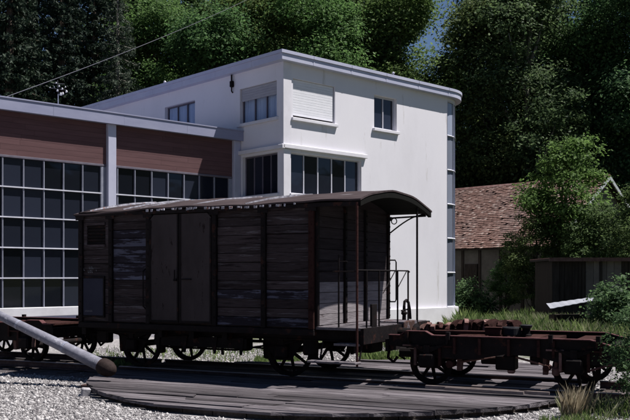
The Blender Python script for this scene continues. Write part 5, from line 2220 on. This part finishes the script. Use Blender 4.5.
def blades(name, label, regions, mat, seed, kind='stuff', cat='grass', hmin=0.25, hmax=0.6, wd=0.012):
    rng = np.random.default_rng(seed)
    out_ = []
    for (n_, fn) in regions:
        xy = fn(rng, n_)
        n2 = len(xy)
        h = rng.uniform(hmin, hmax, n2) * xy[:, 2]
        a = rng.uniform(0, 2 * np.pi, n2)
        lean = rng.normal(0, 0.28, (n2, 2)) * h[:, None]
        base = np.stack([xy[:, 0], xy[:, 1], np.full(n2, GZ - 0.01)], 1)
        dx = np.stack([np.cos(a), np.sin(a), np.zeros(n2)], 1) * (wd * xy[:, 3:4])
        mid = base + np.stack([lean[:, 0] * .4, lean[:, 1] * .4, h * 0.6], 1)
        tipp = base + np.stack([lean[:, 0], lean[:, 1], h], 1)
        out_.append(np.stack([base - dx, base + dx, mid + dx * 0.7, tipp], 1))
    P = np.concatenate(out_)
    o = link(name, quads_mesh(name, P, M[mat]))
    o['kind'] = kind
    if label:
        o['label'] = label
        o['category'] = cat
    return o


def reg(px0, px1, Y0, Y1, hscale=1.0, wscale=1.0, clump=True):
    def f(rng, n_):
        Y = rng.uniform(Y0, Y1, n_)
        px_ = rng.uniform(px0, px1, n_)
        X = (px_ - 315) / 874 * Y
        keep = (np.sin(X * 1.7 + Y * 0.9) + np.sin(X * 0.6 - Y * 1.7 + 2) + rng.normal(0, 0.8, n_)) > (-0.6 if clump else -9)
        X, Y = X[keep], Y[keep]
        hs = hscale * (0.75 + 0.35 * np.sin(X * 1.1 + 1.3 * Y))
        return np.stack([X, Y, np.clip(hs, 0.25, 2), np.full(len(X), wscale)], 1)
    return f


blades('tall_grass', 'tall green grass and weeds between the underframe and the shack', [
    (26000, reg(448, 640, 21.5, 30, 1.15, 1.6)), (9000, reg(455, 640, 30, 37, 1.1, 2.2)), (5000, reg(385, 450, 21, 25, 0.55, 1.3))], 'grass', 51)
blades('sparse_grass', 'thin grass growing in the gravel behind the goods wagon', [
    (1700, reg(90, 310, 19.0, 23.0, 0.3, 1.0)), (700, reg(95, 140, 17.9, 19, 0.4, 1.0)), (1500, reg(255, 300, 18.5, 20, 0.5, 1.0)),
    (3000, reg(360, 420, 19.2, 21, 0.4, 1.0))], 'grass', 52)
blades('seeding_grass', 'pale seeding grass stalks among the tall green grass', [
    (9000, reg(448, 640, 21.5, 30, 1.2, 0.9)), (1500, reg(385, 450, 21, 25, 0.6, 0.9))], 'grass_pale', 56)
blades('verge_dry_grass', 'thin dry stalks among the weeds at the bottom right corner', [
    (1500, reg(560, 680, 10.2, 12.4, 0.5, 0.4))], 'grass_pale', 57)
blades('verge_grass', 'short green weeds at the bottom right corner beside the bush', [
    (5000, reg(565, 680, 10.2, 12.4, 0.35, 0.6)), (1500, reg(540, 600, 10.2, 11.3, 0.28, 0.5))], 'grass', 53)
for (px_, Y, n_, lab) in [(570, 11.6, 110, 'tall tuft of dry straw grass at the turntable edge, left of the bush'),
                          (583, 11.9, 60, 'smaller tuft of dry straw grass at the turntable edge, nearer the bush')]:
    x0_ = (px_ - 315) / 874 * Y
    rng = np.random.default_rng(int(px_))
    def fr(rng_, n__, x0_=x0_, Y=Y):
        return np.stack([x0_ + rng_.normal(0, 0.06, n__), Y + rng_.normal(0, 0.05, n__), np.full(n__, 1.0), np.full(n__, 0.18)], 1)
    o = blades('dry_grass_tuft', lab, [(n_, fr)], 'grass_dry', int(px_) + 1, kind='thing', cat='grass tuft', hmin=0.2, hmax=0.48)

# ------------------------------------------------------------------ loose gravel
def stones(n_, seed):
    rng = np.random.default_rng(seed)
    Y = rng.uniform(9.6, 17.5, n_ * 3) ** 1.0
    px_ = rng.uniform(-30, 660, n_ * 3)
    X = (px_ - 315) / 874 * Y
    dx, dy = X - C0.x, Y - C0.y
    u_ = dx * DT.x + dy * DT.y
    v_ = dx * NT.x + dy * NT.y
    keep = (u_ * u_ + v_ * v_) > (RT + 0.03) ** 2
    keep &= ~((np.abs(u_) > RT) & (np.abs(v_) < 1.5) & (rng.uniform(0, 1, len(u_)) < 0.9))
    keep &= (np.sin(X * 1.3 + Y * 2.1) + np.sin(X * 3.1 - Y * 1.7) + np.sin(X * 0.7 + 1 + Y * 0.8) + rng.normal(0, 1.0, len(X))) > -1.5
    X, Y = X[keep][:n_], Y[keep][:n_]
    k2 = len(X)
    # far side of the deck
    Y2 = rng.uniform(17.4, 23, n_ // 3)
    X2 = (rng.uniform(80, 420, n_ // 3) - 315) / 874 * Y2
    dx, dy = X2 - C0.x, Y2 - C0.y
    v2 = dx * NT.x + dy * NT.y
    kk = (v2 > 1.25) & ((X2 < -0.9) | (Y2 > 18.7))
    X = np.concatenate([X, X2[kk]]); Y = np.concatenate([Y, Y2[kk]])
    n2 = len(X)
    s = np.exp(rng.normal(np.log(0.012), 0.55, n2)).clip(0.006, 0.06)
    base = np.array([[1, 0, 0], [0, 1, 0], [-1, 0, 0], [0, -1, 0], [0, 0, 1], [0, 0, -0.5]], float)
    vv_ = base[None] * (s[:, None, None]) * rng.uniform(0.65, 1.3, (n2, 6, 3)) + rng.normal(0, 0.12, (n2, 6, 3)) * s[:, None, None]
    a = rng.uniform(0, 6.28, n2)
    c_, s_ = np.cos(a), np.sin(a)
    x = vv_[..., 0] * c_[:, None] - vv_[..., 1] * s_[:, None]
    y = vv_[..., 0] * s_[:, None] + vv_[..., 1] * c_[:, None]
    z = vv_[..., 2] * 0.75
    Vv = np.stack([x + X[:, None], y + Y[:, None], z + GZ + 0.004], 2).reshape(-1, 3)
    tri = np.array([[0, 1, 4], [1, 2, 4], [2, 3, 4], [3, 0, 4], [1, 0, 5], [2, 1, 5], [3, 2, 5], [0, 3, 5]])
    Fv = (tri[None] + (np.arange(n2) * 6)[:, None, None]).reshape(-1)
    me = bpy.data.meshes.new('loose_gravel')
    me.vertices.add(len(Vv))
    me.vertices.foreach_set('co', Vv.reshape(-1).astype(np.float32))
    me.loops.add(len(Fv))
    me.loops.foreach_set('vertex_index', Fv.astype(np.int32))
    nf = len(Fv) // 3
    me.polygons.add(nf)
    me.polygons.foreach_set('loop_start', np.arange(nf, dtype=np.int32) * 3)
    me.polygons.foreach_set('loop_total', np.full(nf, 3, dtype=np.int32))
    me.update(calc_edges=True)
    return me


def pebblemat():
    mt, nt, out = newmat('pebble_stone')
    N = nt.nodes.new
    L = nt.links.new
    geo = N('ShaderNodeNewGeometry')
    cr = N('ShaderNodeValToRGB')
    cr.color_ramp.elements[0].color = (0.08, 0.073, 0.08, 1)
    cr.color_ramp.elements[1].color = (0.44, 0.425, 0.43, 1)
    k_ = cr.color_ramp.elements.new(0.5); k_.color = (0.20, 0.19, 0.196, 1)
    L(geo.outputs['Random Per Island'], cr.inputs['Fac'])
    b = N('ShaderNodeBsdfPrincipled')
    b.inputs['Roughness'].default_value = 0.9
    L(cr.outputs['Color'], b.inputs['Base Color'])
    L(b.outputs[0], out.inputs['Surface'])
    return mt


me = stones(66000, 61)
me.materials.append(pebblemat())
link('loose_gravel', me, kind='stuff', label='loose pale gravel around and beyond the turntable', category='gravel')
